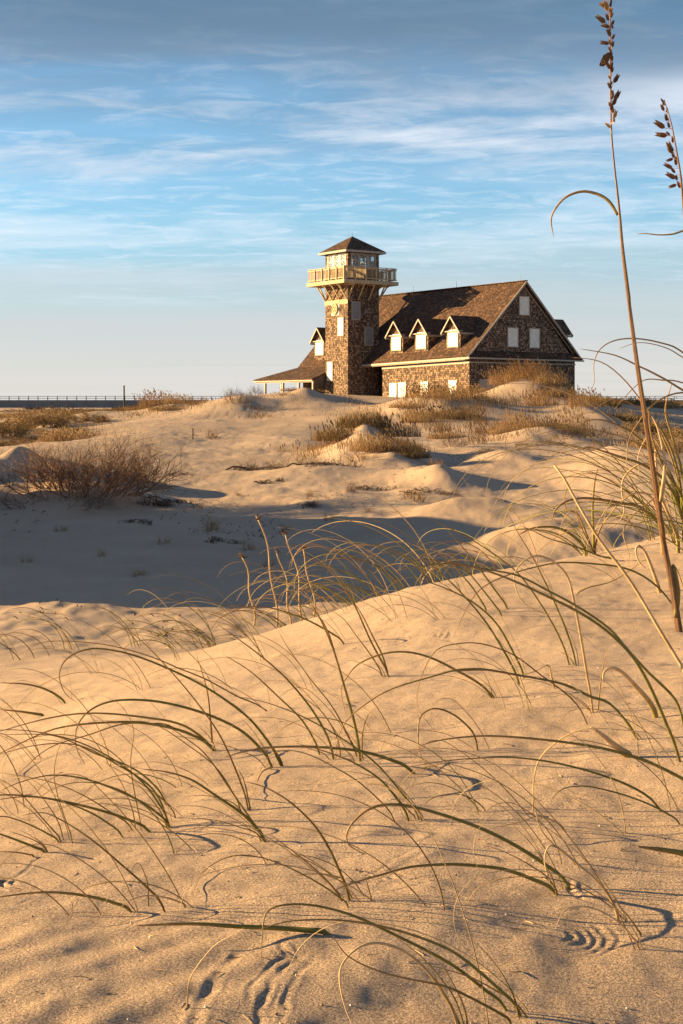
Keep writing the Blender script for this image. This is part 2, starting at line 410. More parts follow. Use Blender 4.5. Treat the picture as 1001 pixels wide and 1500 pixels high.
M = dict(
 sand=mat_sand(),
 wall=mat_shingle('cedar_wall_shingle', (.038, .026, .020), (.52, .335, .22), (.016, .011, .009), bw=.13, rh=.145, rnd=.72, bump=.75),
 roof=mat_shingle('cedar_roof_shingle', (.042, .023, .015), (.28, .150, .090), (.018, .012, .010), bw=.15, rh=.17, rnd=.6, bump=.8, noise=.9),
 white=mat_noise('painted_board', (.60, .57, .50), (.82, .79, .72), 3.0, .6, .15, .004),
 trim=mat_noise('weathered_trim_paint', (.27, .235, .19), (.42, .37, .30), 5.0, .65, .2, .005),
 timber=mat_noise('weathered_timber', (.30, .22, .13), (.52, .40, .25), 6.0, .75, .3, .006, stretch=(1, 1, .3)),
 plank=mat_noise('dark_plank', (.05, .04, .03), (.12, .09, .07), 5.0, .8, .3, .006, stretch=(3, 3, .3)),
 grey=mat_noise('grey_metal', (.16, .17, .18), (.24, .25, .26), 3.0, .5, .1),
 conc=mat_noise('bridge_concrete', (.13, .14, .15), (.20, .21, .22), .6, .85, .2, .02),
 dark=mat_noise('dark_creosote_wood', (.03, .025, .02), (.07, .055, .045), 6.0, .8, .2),
 stake=mat_noise('stake_wood', (.10, .06, .035), (.18, .11, .06), 12.0, .8, .2),
 blade=mat_plant('sea_oat_blade', .5, .22, .35, .22, 60.0),
 dry=mat_plant('dry_dune_grass', .75, .25, .2, .25, 2.0),
 twig=mat_plant('weathered_twig', .8, 0, .2, .3, 5.0),
 glass=mat_glass(),
 emblem=mat_noise('cream_emblem_paint', (.50, .40, .20), (.62, .52, .30), 5.0, .6, .2, .005),
 emblem_dark=mat_noise('faded_olive_paint', (.16, .15, .06), (.24, .21, .09), 9.0, .7, .1, .003),
 interior=mat_noise('bare_plywood', (.35, .25, .14), (.5, .37, .22), 3.0, .8, .1),
 wing=mat_plant('butterfly_wing', .7, .1, .2, .3, 400.0),
)

# ------------------------------------------------------------------ ground sheet
GRID = {}
def build_ground():
    cols = np.concatenate([np.arange(-3500, -900, 90), np.arange(-900, -200, 22), np.arange(-200, -10, 6),
                           np.arange(-10, 1012, 2.0), np.arange(1012, 1260, 7), np.arange(1260, 2200, 45), np.arange(2200, 4501, 150)])
    # rows: steady steps down the picture while near, then finer in depth where the slopes turn
    ys = [0.3, .5, .7, .9, 1.1, 1.2]
    y = 1.25
    while y < 3.5: ys.append(y); y *= 1.0021
    while y < 12: ys.append(y); y *= 1.0042
    while y < 130: ys.append(y); y *= 1.0062
    while y < 500: ys.append(y); y *= 1.03
    while y < 4000: ys.append(y); y *= 1.15
    ys.append(4000.0)
    ys = np.array(ys)
    C, Y = np.meshgrid(cols, ys)
    X = (C - CX) / F * Y
    Z = tz(X, Y)
    nr, nc = X.shape
    GRID.update(c=cols, y=ys, z=Z)
    v = np.stack([X, Y, Z], -1).reshape(-1, 3).astype(np.float32)
    idx = np.arange(nr * nc).reshape(nr, nc)
    q = np.stack([idx[:-1, :-1], idx[:-1, 1:], idx[1:, 1:], idx[1:, :-1]], -1).reshape(-1, 4)
    me = bpy.data.meshes.new('sand_dunes')
    me.vertices.add(len(v)); me.vertices.foreach_set('co', v.ravel())
    me.loops.add(q.size); me.loops.foreach_set('vertex_index', q.ravel().astype(np.int32))
    me.polygons.add(len(q)); me.polygons.foreach_set('loop_start', np.arange(0, q.size, 4, dtype=np.int32))
    me.polygons.foreach_set('loop_total', np.full(len(q), 4, dtype=np.int32))
    me.polygons.foreach_set('use_smooth', np.ones(len(q), dtype=bool))
    me.update(); me.validate()
    me.materials.append(M['sand'])
    o = bpy.data.objects.new('sand_dunes', me); COL.objects.link(o)
    tag(o, kind='structure')
build_ground()
import bisect
GRID['cl'] = [float(v) for v in GRID['c']]; GRID['yl'] = [float(v) for v in GRID['y']]; GRID['zl'] = GRID['z'].tolist()
def gz_(x, y):
    cl, yl, zl = GRID['cl'], GRID['yl'], GRID['zl']
    y = max(y, .31); c = min(max(x / y * F + CX, cl[0]), cl[-1] - .01)
    j = min(bisect.bisect_right(cl, c) - 1, len(cl) - 2); i = min(bisect.bisect_right(yl, y) - 1, len(yl) - 2)
    a = (c - cl[j]) / (cl[j+1] - cl[j]); b = (y - yl[i]) / (yl[i+1] - yl[i])
    return (zl[i][j] * (1-a) + zl[i][j+1] * a) * (1-b) + (zl[i+1][j] * (1-a) + zl[i+1][j+1] * a) * b

# ------------------------------------------------------------------ the station building
TH = R(35); U = (-math.sin(TH), math.cos(TH)); V = (math.cos(TH), math.sin(TH)); D1 = 105.0; X0 = (688 - CX) / F * D1
def onv(v, px):
    k = (px - CX) / F; return (k * (D1 + v * V[1]) - X0 - v * V[0]) / (U[0] - k * U[1])
def onu(u, px):
    k = (px - CX) / F; return (k * (D1 + u * U[1]) - X0 - u * U[0]) / (V[0] - k * V[1])
def zz(u, v, py): return (HZ - py) / F * (D1 + u * U[1] + v * V[1])
# local frame of the building: x = v (across), y = u (along), z
W = 10.72; LEN = 22.3; RV = W / 2; RZ = 9.34; OV = .45
def ze(u): return 3.52 - .022 * u
st = empty('life_saving_station', (X0, D1, 0), TH)
tag(st, 'brown shingled life saving station with steep gabled roof, boarded dormers and a square lookout tower', 'building')

# main walls
w = MB()
zb = -1.2
w.box((0, 0, zb), (W, 10.75, 3.40))
w.box((1.6, 10.75, zb), (W, LEN, 3.38))
w.box((0, 16.3, zb), (1.6, LEN, 3.36))
# gable ends
for u0, u1 in ((0.0, .2), (LEN - .2, LEN)):
    w.prism([(0.05, u0, 3.39), (W - .05, u0, 3.39), (RV, u0, RZ - .17)], (0, u1 - u0, 0))
walls = w.build('wall', M['wall'], st)

# main roof
r = MB()
RK = .32
def fe(u): return (-OV, u, ze(u) + .03)
r.slab([fe(-RK), fe(LEN + RK), (RV, LEN + RK, RZ), (RV, -RK, RZ)], .12)
r.slab([(W + OV, -RK, 3.52), (W + OV, LEN + RK, 3.45), (RV, LEN + RK, RZ), (RV, -RK, RZ)], .12)
roof = r.build('roof', M['roof'], st)
c = MB(); c.beam((RV, -RK - .02, RZ + .03), (RV, LEN + RK, RZ + .03), .26, .07); c.build('ridge_cap', M['roof'], st)
# pent roof along the gable end
p = MB(); p.slab([(-OV, -.50, 3.55), (W + OV, -.50, 3.50), (W - .1, .02, 4.0), (.1, .02, 4.0)], .06); p.build('pent_roof', M['roof'], st)

def board(parent, name, a, b, wd, h, mat, up=(0, 0, 1)):
    q = MB(); q.beam(a, b, wd, h, up); return q.build(name, mat, parent)
# fascia and frieze boards
board(st, 'fascia', (-OV - .03, -.50, ze(0) - .12), (-OV - .03, LEN + RK, ze(LEN) - .12), .05, .15, M['trim'])
board(st, 'fascia', (-OV - .03, -.53, ze(0) - .13), (W + OV + .03, -.53, 3.36), .05, .12, M['trim'])
board(st, 'frieze', (-.035, -.02, ze(0) - .42), (-.035, 10.78, ze(10.7) - .42), .05, .17, M['trim'])
board(st, 'frieze', (-.03, -.035, ze(0) - .42), (W + .03, -.035, 3.10), .05, .11, M['trim'])
board(st, 'soffit', (-OV / 2, 0, ze(0) - .24), (-OV / 2, LEN, ze(LEN) - .24), OV, .03, M['trim'])
board(st, 'corner_board', (-.02, -.02, zb), (-.02, -.02, 3.0), .06, .06, M['wall'])
# barge boards up the gable
for e, zz0 in (((-OV), ze(0)), (W + OV, 3.52)):
    board(st, 'barge_board', (e, -RK - .03, zz0 - .08), (RV, -RK - .03, RZ - .09), .05, .13, M['trim'], (0, 1, 0) if False else (0, 0, 1))
    board(st, 'barge_board', (e + (.34 if e < 0 else -.34), -.03, zz0 + .14), (RV, -.03, RZ - .36), .05, .07, M['trim'])

def shutter(parent, plane, pos, px0, px1, py0, py1, name='window_shutter', z0=None, depth=.05, frame=True, mat='white', label=None, grid=False):
    """a boarded window given by where it shows on the wall plane"""
    if plane == 'v':
        a, b = sorted((onv(pos, px0), onv(pos, px1))); um = (a + b) / 2
        zt = zz(um, pos, py0); zl = zz(um, pos, py1)
        if z0 is not None: zl = z0
        m = MB(); m.box((pos - depth, a, zl), (pos + .02, b, zt)); o = m.build(name, M[mat], parent)
        f = MB(); t = .07
        for (ya, yb, za, zc) in ((a - t, a, zl - t, zt + t), (b, b + t, zl - t, zt + t), (a, b, zt, zt + t), (a, b, zl - t, zl)):
            f.box((pos - depth - .02, ya, za), (pos + .01, yb, zc))
    else:
        a, b = sorted((onu(pos, px0), onu(pos, px1))); vm = (a + b) / 2
        zt = zz(pos, vm, py0); zl = zz(pos, vm, py1)
        if z0 is not None: zl = z0
        m = MB(); m.box((a, pos - depth, zl), (b, pos + .02, zt)); o = m.build(name, M[mat], parent)
        f = MB(); t = .07
        for (ya, yb, za, zc) in ((a - t, a, zl - t, zt + t), (b, b + t, zl - t, zt + t), (a, b, zt, zt + t), (a, b, zl - t, zl)):
            f.box((ya, pos - depth - .02, za), (yb, pos + .01, zc))
    if frame: f.build('window_frame', M['trim'], o)
    if label: o['label'] = label
    return o
for (a, b, y0, y1) in ((571, 581.5, 561, 582), (584, 595, 560, 582), (617, 627.5, 559, 584), (658, 669.5, 557, 587)):
    shutter(walls, 'v', 0, a, b, y0, y1, frame=False)
shutter(walls, 'v', 1.6, 538.5, 550, 562.5, 581, frame=False)
shutter(walls, 'u', 0, 761, 774.5, 435, 461)
shutter(walls, 'u', 0, 744, 758, 481, 507.5)
shutter(walls, 'u', 0, 776, 789.5, 482, 509)
shutter(walls, 'u', 0, 703, 732, 557, 590, mat='trim')
shutter(walls, 'u', 0, 806, 829, 559, 590, mat='trim')

# dormers
RS = (RZ - 3.52) / (RV + OV)
def dormer(uc, mirror=False, dz=0.0, win=None):
    sg = 1; vf = .22; w2 = .84
    mx = (lambda v: W - v) if mirror else (lambda v: v)
    q = empty('dormer', (mx(vf), uc, 4.2 + dz)); q.parent = st
    ox, oy, oz = mx(vf), uc, 4.2 + dz
    def P(v, y, z): return (mx(v) - ox, y, z + dz - oz)
    zt = 5.66; za = 6.62
    vb = 2.3
    b = MB()
    b.prism([P(vf, -w2, 3.9), P(vf, w2, 3.9), P(vf, w2, zt), P(vf, 0, za - .1), P(vf, -w2, zt)], ((mx(vb) - mx(vf)), 0, 0))
    b.build('dormer_wall', M['wall'], q)
    ro = MB(); ov = .30; eo = .26; sl = (za - zt) / w2
    vr = 3.1
    ro.slab([P(vf - ov, -w2 - eo, zt - eo * sl + .06), P(vr, -w2 - eo, zt - eo * sl + .06), P(vr, 0, za + .06), P(vf - ov, 0, za + .06)], .07)
    ro.slab([P(vf - ov, w2 + eo, zt - eo * sl + .06), P(vr, w2 + eo, zt - eo * sl + .06), P(vr, 0, za + .06), P(vf - ov, 0, za + .06)], .07)
    ro.build('dormer_roof', M['roof'], q)
    t = MB()
    for s in (-1, 1):
        t.beam(P(vf - ov - .02, s * (w2 + eo), zt - eo * sl - .05), P(vf - ov - .02, 0, za - .04), .05, .11)
        t.beam(P(vf - ov, s * (w2 + eo - .03), zt - eo * sl - .07), P(vf + 1.6, s * (w2 + eo - .03), zt - eo * sl - .07), .05, .14)
    t.beam(P(vf - .1, -w2 - eo, zt - .18), P(vf - .1, w2 + eo, zt - .18), .24, .08)
    t.build('dormer_trim', M['trim'], q)
    s = MB(); s.box(P(vf - .05, -.58, 4.36), P(vf + .02, .58, zt - .06)); s.build('window_shutter', M['white'], q)
    f = MB()
    for ya, yb, z0, z1 in ((-.64, -.582, 4.28, zt - .1), (.582, .64, 4.28, zt - .1), (-.582, .582, 4.28, 4.357)):
        f.box(P(vf - .07, ya, z0), P(vf + .01, yb, z1))
    f.build('window_frame', M['trim'], q)
dus = [((onv(.22, a) + onv(.22, b)) / 2) for a, b in ((657.5, 671), (611, 624.4), (574.8, 587.6), (463, 474.5))]
for uc in dus: dormer(uc, dz=-.02 * uc * .3)
for i, uc in enumerate(dus): dormer(uc - (.75 if i == 0 else 0), True)

# tower
TU0, TU1, TV0, TV1 = 12.92, 16.12, -1.87, 1.25
UC = (TU0 + TU1) / 2; VC = (TV0 + TV1) / 2
t = MB(); t.box((TV0, TU0, zb), (TV1, TU1, 11.05)); tower = t.build('tower', M['wall'], st)
shutter(tower, 'v', TV0, 496, 503.5, 466, 491)
shutter(tower, 'v', TV0, 480.5, 487.5, 531, 557)
shutter(tower, 'u', TU0, 516, 526.5, 443, 467.5, mat='grey')
shutter(tower, 'u', TU0, 535, 545.5, 481, 505.5, mat='grey')
bd = MB(); bd.box((TV0 - .05, TU0 - .03, 8.10), (TV0 - .002, TU1 + .03, 8.48)); bd.build('band_board', M['timber'], tower)
# round emblem on a square plate
eu = onv(TV0, 492); ez = zz(eu, TV0, 453)
pl = MB(); pl.box((TV0 - .05, eu - .55, ez - .50), (TV0, eu + .55, ez + .50)); pl.build('emblem_plate', M['white'], tower)
em = MB()
em.tube([(TV0 - .06, eu, ez), (TV0 - .14, eu, ez)], .47, 28); em.build('emblem', M['emblem'], tower)
em = MB()
def ring(mb, x, y, z, r, th, n=28, a0=0, a1=2 * math.pi):
    mb.tube([(x, y + r * math.cos(a0 + (a1 - a0) * k / n), z + r * math.sin(a0 + (a1 - a0) * k / n)) for k in range(n + 1)], th, 5)
ring(em, TV0 - .15, eu, ez, .42, .035)
ring(em, TV0 - .15, eu, ez, .25, .03)
em.beam((TV0 - .15, eu - .11, ez - .17), (TV0 - .15, eu + .11, ez + .17), .03, .05); em.beam((TV0 - .15, eu + .11, ez - .17), (TV0 - .15, eu - .11, ez + .17), .03, .05)
em.build('emblem_ring', M['emblem_dark'], tower)

# lookout cabin above the gallery
CZ0, CZ1 = 11.05, 12.42
cab = MB()
pw = .30
for a in (TV0, TV1 - pw):
    for b in (TU0, TU1 - pw): cab.box((a, b, CZ0), (a + pw, b + pw, CZ1))
cab.box((TV0 + .01, TU0 + .01, 12.22), (TV1 - .01, TU1 - .01, CZ1 - .003))
cabin = cab.build('lookout_cabin', M['wall'], st)
def cabin_window(side, i):
    n = 3
    if side in ('v0', 'v1'): lo, hi = TU0 + pw, TU1 - pw
    else: lo, hi = TV0 + pw, TV1 - pw
    wd = (hi - lo) / n; a = lo + wd * i; b = a + wd
    base = {'v0': TV0 + .06, 'v1': TV1 - .06, 'u0': TU0 + .06, 'u1': TU1 - .06}[side]
    def B(mb, s0, s1, z0, z1, d0, d1):
        if side[0] == 'v': mb.box((base + d0, s0, z0), (base + d1, s1, z1))
        else: mb.box((s0, base + d0, z0), (s1, base + d1, z1))
    z0, z1 = CZ0, 12.215; t = .10
    f = MB()
    B(f, a + .004, a + t, z0, z1, -.05, .05); B(f, b - t, b - .004, z0, z1, -.05, .05)
    B(f, a + t, b - t, z1 - t, z1, -.05, .05); B(f, a + t, b - t, z0, z0 + t, -.05, .05)
    B(f, a + t, b - t, (z0 + z1) / 2 - .03, (z0 + z1) / 2 + .03, -.035, .035)
    fr = f.build('lookout_window', M['trim' if side != 'v0' else 'white'], cabin)
    g = MB(); B(g, a + t, b - t, z0 + t, z1 - t, -.006, .006); g.build('window_pane', M['glass'], cabin)
    if side == 'v0' :
        bl = MB(); B(bl, a + t + .02, b - t - .02, z0 + t + (.0 if i == 1 else .25), z1 - t - .02, .03, .045); bl.build('window_blind', M['white'], cabin)
    if side == 'v1' and i != 1:
        bl = MB(); B(bl, a + t + .02, b - t - .02, z0 + t, z1 - .5, -.045, -.03); bl.build('window_blind', M['interior'], cabin)
for sd in ('v0', 'u0', 'v1', 'u1'):
    for i in range(3): cabin_window(sd, i)
rz0 = 12.44; g = 1.98; ap = 13.78
rf = MB()
cs = [(VC - g, UC - g, rz0), (VC + g, UC - g, rz0), (VC + g, UC + g, rz0), (VC - g, UC + g, rz0)]
rf.add(cs + [(VC, UC, ap)], [(0, 1, 4), (1, 2, 4), (2, 3, 4), (3, 0, 4), (3, 2, 1, 0)])
rf.build('tower_roof', M['roof'], st)
ev = MB()
for k in range(4):
    a = Vector(cs[k]); b = Vector(cs[(k + 1) % 4]); dz = Vector((0, 0, -.10))
    n = Vector((0, 0, 0))
    ev.beam(a + dz, b + dz, .06, .17)
ev.build('eave_board', M['trim'], st)
fn = MB(); fn.tube([(VC, UC, ap - .1), (VC, UC, ap + .35)], [.03, .012], 6); fn.build('finial', M['grey'], st)

# gallery
G = 2.66; gz = 9.93
gl = MB()
gl.box((VC - G, UC - G, gz - .07), (VC + G, UC + G, gz))
for k in range(4):
    o_ = G - .03
gl.box((VC - G + .1, UC - G + .1, gz - .22), (VC + G - .1, UC + G - .1, gz - .072))
deck = gl.build('gallery_deck', M['timber'], st)
def sidept(k, s, off, z):
    """k = side, s runs -1..1 along it"""
    if k == 0: return (VC - off, UC + s, z)
    if k == 1: return (VC + s, UC - off, z)
    if k == 2: return (VC + off, UC - s, z)
    return (VC - s, UC + off, z)
for k in range(4):
    m = MB(); e = .0 if k % 2 == 0 else -.06
    m.beam(sidept(k, -G + e, G + .03, gz - .12), sidept(k, G - e, G + .03, gz - .12), .05, .30); m.build('rim_board', M['timber'], deck)
    m = MB(); off = G - .06
    m.beam(sidept(k, -off - .03, off, gz + 1.10), sidept(k, off + .03, off, gz + 1.10), .12, .05)
    m.beam(sidept(k, -off, off + .01, gz + .98), sidept(k, off, off + .01, gz + .98), .04, .10)
    m.beam(sidept(k, -off, off + .01, gz + .18), sidept(k, off, off + .01, gz + .18), .04, .09)
    nb = 40
    for i in range(nb):
        s = -off + .06 + (2 * off - .12) * i / (nb - 1)
        m.beam(sidept(k, s, off - .02, gz + .15), sidept(k, s, off - .02, gz + 1.02), .045, .03)
    m.build('railing', M['timber'], deck)
    for i in range(5):
        s = -off + 2 * off * i / 5 if i else -off
        m = MB(); m.beam(sidept(k, s, off + .05, gz - .25), sidept(k, s, off + .05, gz + 1.07), .11, .09)
        m.build('railing_post', M['timber'], deck)
    for i in range(4):
        s = -1.55 + 3.1 * i / 3
        m = MB(); m.beam(sidept(k, s, 1.58, 8.45), sidept(k, s, G - .15, gz - .2), .09, .09)
        m.build('brace', M['timber'], deck)
    for i in range(4):
        s = -1.55 + 3.1 * i / 3
        m = MB(); m.beam(sidept(k, s, 1.58, gz - .29), sidept(k, s, G - .08, gz - .29), .08, .13); m.build('joist', M['timber'], deck)

# porch that wraps round the far end
PE = 2.72; PV = -3.2; pz = 2.10; pt = ze(18) + .02
pr = MB()
pu0 = 16.12; pu1 = LEN + .3 + PE
pr.slab([(-OV, pu0, pt), (-OV, LEN + .25, pt), (PV, pu1, pz), (PV, pu0, pz)], .10)
pr.slab([(-OV, LEN + .25, pt), (W + OV, LEN + .25, pt), (W - PV, pu1, pz), (PV, pu1, pz)], .10)
pr.build('porch_roof', M['roof'], st)
m = MB()
m.beam((PV + .02, pu0, pz - .15), (PV + .02, pu1, pz - .15), .06, .09); m.beam((PV, pu1 - .02, pz - .15), (W - PV, pu1 - .02, pz - .15), .06, .09)
m.beam((PV + .2, pu0, pz - .21), (PV + .2, pu1 - .2, pz - .21), .12, .16)
m.build('porch_fascia', M['trim'], st)
# planked end infill
m = MB()
kk = (pt - pz) / (-OV - PV)
for i in range(7):
    v0 = PV + .15 + i * .175
    m.box((v0, pu0 - .02, 1.2), (v0 + .165, pu0 + .02, pz + (v0 - PV) * kk - .12))
m.build('porch_end_boarding', M['plank'], st)
for px in (459, 438, 415, 389):
    u_ = onv(PV + .2, px)
    m = MB(); m.box((PV + .12, u_ - .08, zb), (PV + .28, u_ + .08, pz - .29)); m.build('porch_post', M['trim'], st)
for v_ in (-.4, 2.4, 5.2, 8.0, 10.8):
    m = MB(); m.box((v_ - .08, pu1 - .3, zb), (v_ + .08, pu1 - .14, pz - .2)); m.build('porch_post', M['trim'], st)
# lightning rods on the ridge and on the dormers
for px in (605.8, 669, 762.8):
    u_ = onv(RV, px)
    m = MB(); m.tube([(RV, u_, RZ - .1), (RV, u_, RZ + .55)], [.02, .01], 5); m.build('lightning_rod', M['grey'], st)

# ------------------------------------------------------------------ bridge far behind
BY = 300.0
def bx(px): return (px - CX) / F * BY
br = empty('road_bridge', (bx(150), BY, -1.2))
tag(br, 'long grey concrete road bridge with a low rail, running along the horizon behind the dunes', 'bridge')
bl = Vector((bx(150), BY, -1.2))
xa, xb = bx(-260), bx(1300)
m = MB(); m.box((xa - bl.x, -5, -.75 + 1.2), (xb - bl.x, 5, .78 + 1.2)); m.build('bridge_deck', M['conc'], br)
m = MB(); m.box((xa - bl.x, -5.03, .45 + 1.2), (xb - bl.x, -5.0, .84 + 1.2)); m.build('parapet', M['conc'], br)
m = MB()
for z in (1.62, 1.22): m.beam((xa - bl.x, -4.9, z + 1.2), (xb - bl.x, -4.9, z + 1.2), .08, .10)
m.build('bridge_rail', M['grey'], br)
x = bx(-20); first = None
while x < bx(1030):
    pxx = x / BY * F + CX
    if pxx < 380 or pxx > 840:
        if first is None:
            m = MB(); m.box((-.08, -4.98, 1.9), (.08, -4.82, 2.85)); first = m.build('rail_post', M['grey'], br); o = first
        else:
            o = first.copy(); COL.objects.link(o); o.parent = br
        o.location = (x - bl.x, 0, 0)
    x += 2.0
x = bx(-200); first = None
while x < bx(1250):
    if first is None:
        m = MB(); m.box((-.9, -4.4, -3), (.9, 4.4, .45)); first = m.build('bridge_pier', M['conc'], br); o = first
    else: o = first.copy(); COL.objects.link(o); o.parent = br
    o.location = (x - bl.x, 0, 0); x += 18

def post_thing(name, px, pyt, Y, r, mat, label, cat, zbot=None):
    x = (px - CX) / F * Y; g = gz_(x, Y) if zbot is None else zbot
    zt = (HZ - pyt) / F * Y
    m = MB(); m.tube([(0, 0, -.3), (0, 0, .2), (.01, 0, (zt - g) * .6), (0, 0, zt - g)], [r, r, r * .97, r * .9], 8)
    o = m.build(name, mat, None, loc=(x, Y, g)); tag(o, label, cat); return o
post_thing('utility_pole', 182, 564.5, 293, .17, M['dark'], 'short dark pole standing beside the bridge rail on the horizon', 'pole')
post_thing('marker_stake', 282.5, 627, 60, .035, M['stake'], 'thin brown wooden stake standing alone in the lit sand', 'stake')

# ------------------------------------------------------------------ plant builders
rnd = random.Random(7)
def mixc(a, b, t): return tuple(x * (1 - t) + y * t for x, y in zip(a, b))
STRAW = (.46, .30, .14); GOLD = (.42, .25, .10); BROWN = (.20, .115, .060); DARKB = (.075, .048, .032); GREYW = (.23, .17, .13); OLIVE = (.17, .125, .055); GREEN = (.095, .115, .022)

def grass_clump(seed, n, rx, ry, h, wd, lean=-.25, cols=(STRAW, BROWN), hill=.0, heads=.15):
    q = random.Random(seed); m = MB()
    for i in range(n):
        a = q.random() * 2 * math.pi; rr = math.sqrt(q.random())
        x = rx * rr * math.cos(a); y = ry * rr * math.sin(a)
        hh = h * (q.uniform(.35, 1.0) if q.random() < .8 else q.uniform(.9, 1.25)) * (1 - .45 * rr * rr)
        z0 = -hill * rr * rr - .08
        dx = (lean + q.gauss(0, .28)) * hh; dy = q.gauss(0, .25) * hh
        t = q.random(); c = mixc(cols[0], cols[1], t * t if q.random() < .6 else t); cb = mixc(c, DARKB, .35)
        ang = q.random() * math.pi; wx = math.cos(ang) * wd * q.uniform(.6, 1.3) / 2; wy = math.sin(ang) * wd / 2
        P = [(x, y, z0), (x + dx * .30, y + dy * .3, z0 + hh * .6), (x + dx, y + dy, z0 + hh * q.uniform(.85, 1))]
        b = len(m.v)
        for k, (s, cc) in enumerate(((1, cb), (.8, c))):
            px, py, pz_ = P[k]
            m.v += [(px - wx * s, py - wy * s, pz_), (px + wx * s, py + wy * s, pz_)]; m.c += [cc, cc]
        m.v.append(P[2]); m.c.append(c)
        m.f += [(b, b + 1, b + 3, b + 2), (b + 2, b + 3, b + 4)]
        if q.random() < heads:
            b = len(m.v); e = P[2]; k = q.uniform(.6, 1)
            m.v += [e, (e[0] - .05 * k, e[1], e[2] + .10 * k), (e[0] - .06 * k, e[1] + .01, e[2] + .26 * k), (e[0] + .015, e[1], e[2] + .13 * k)]
            m.c += [mixc(c, BROWN, .5)] * 4; m.f.append((b, b + 1, b + 2, b + 3))
    return m

def shrub(seed, stems, h, rx, ry, r0=.012, depth=3, cols=(GREYW, BROWN), spread=1.0, lean=(0, 0), curl=.35, lowr=.25, leaf=0):
    q = random.Random(seed); m = MB()
    def grow(p, d, L, r, lev, c):
        n = 4; path = [p]; rad = [r]; dd = d.copy()
        for k in range(n):
            dd = (dd + Vector((q.gauss(0, curl * .5), q.gauss(0, curl * .5), q.gauss(.03, curl * .35)))).normalized()
            p = p + dd * L / n; path.append(p); rad.append(r * (1 - .55 * (k + 1) / n))
            if lev > 0 and k >= 0:
                for _ in range(1 if q.random() < .8 else 2):
                    a = Vector((q.gauss(0, 1), q.gauss(0, 1), q.gauss(.25, .8))).normalized()
                    nd = (dd * .75 + a * .65).normalized()
                    grow(p, nd, L * q.uniform(.4, .7), rad[-1] * .72, lev - 1, mixc(c, cols[q.random() < .5], .3))
        m.tube(path, rad, 3, cols=[c] * len(path))
        if leaf and lev <= 1:
            for k in range(leaf):
                s = path[q.randrange(1, len(path))]; e = Vector((q.gauss(0, 1), q.gauss(0, 1), q.gauss(.3, 1))).normalized() * .05
                w_ = Vector((q.gauss(0, 1), q.gauss(0, 1), q.gauss(0, 1))).normalized() * .014
                m.cur = mixc(OLIVE, GOLD, q.random() * .8); m.add([s, s + e * .5 + w_, s + e, s + e * .5 - w_], [(0, 1, 2, 3)])
    for i in range(stems):
        a = q.random() * 2 * math.pi; rr = math.sqrt(q.random())
        p = Vector((rx * lowr * rr * math.cos(a) * 2, ry * lowr * rr * math.sin(a) * 2, -.1))
        out = Vector((math.cos(a) * rx / h * rr * spread + lean[0], math.sin(a) * ry / h * rr * spread + lean[1], 1.0 * q.uniform(.45, 1.1)))
        c = mixc(cols[0], cols[1], q.random())
        grow(p, out.normalized(), h * q.uniform(.5, .85), r0 * q.uniform(.6, 1.1), depth, c)
    return m

def on_ground(px, Y, dz=0.0):
    x = (px - CX) / F * Y; return Vector((x, Y, gz_(x, Y) + dz))

# --- prototype meshes shared by repeats
PM = {}
PM['g_gold'] = grass_clump(1, 900, 1.5, 1.1, 1.0, .016, -.22, (STRAW, BROWN), heads=.2).mesh('dune_grass_clump', M['dry'], uv=False)
PM['g_brown'] = grass_clump(2, 1000, 1.5, 1.1, .8, .016, -.15, (GOLD, DARKB), heads=.1).mesh('dune_grass_clump', M['dry'], uv=False)
PM['g_olive'] = grass_clump(3, 1300, 1.4, 1.1, .75, .018, -.15, (OLIVE, BROWN), heads=.05).mesh('dune_grass_clump', M['dry'], uv=False)
PM['g_sparse'] = grass_clump(4, 130, 1.0, .8, .55, .013, -.25, (STRAW, BROWN), heads=.1).mesh('dune_grass_clump', M['dry'], uv=False)
PM['g_tall'] = grass_clump(5, 420, 1.3, .9, 1.45, .014, -.20, (GOLD, BROWN), heads=.5).mesh('dune_grass_clump', M['dry'], uv=False)
PM['s_bare'] = shrub(11, 26, .85, 1.1, .9, .011, 3, (GREYW, BROWN)).mesh('bare_shrub', M['twig'], uv=False)
PM['s_low'] = shrub(12, 22, .55, 1.4, 1.0, .014, 3, (GREYW, DARKB), spread=1.3, curl=.6).mesh('bare_shrub', M['twig'], uv=False)
PM['s_small'] = shrub(13, 16, .40, .35, .35, .006, 2, (GOLD, BROWN)).mesh('bare_shrub', M['twig'], uv=False)
PM['s_bush'] = shrub(14, 34, .9, 1.3, 1.1, .014, 3, (BROWN, OLIVE), leaf=2).mesh('scrub_bush', M['twig'], uv=False)
PM['s_bush2'] = shrub(15, 30, .7, 1.5, 1.1, .016, 3, (GOLD, BROWN), leaf=2).mesh('scrub_bush', M['twig'], uv=False)

def plant(name, key, px, Y, sx, sz, label, cat, group=None, rz=None, dz=0.0, sy=None):
    p = on_ground(px, Y, dz)
    o = bpy.data.objects.new(name, PM[key]); COL.objects.link(o)
    o.location = p; o.scale = (sx, sy or sx, sz)
    o.rotation_euler = (0, 0, rnd.uniform(-.5, .5) if rz is None else rz)
    tag(o, label, cat, group); return o

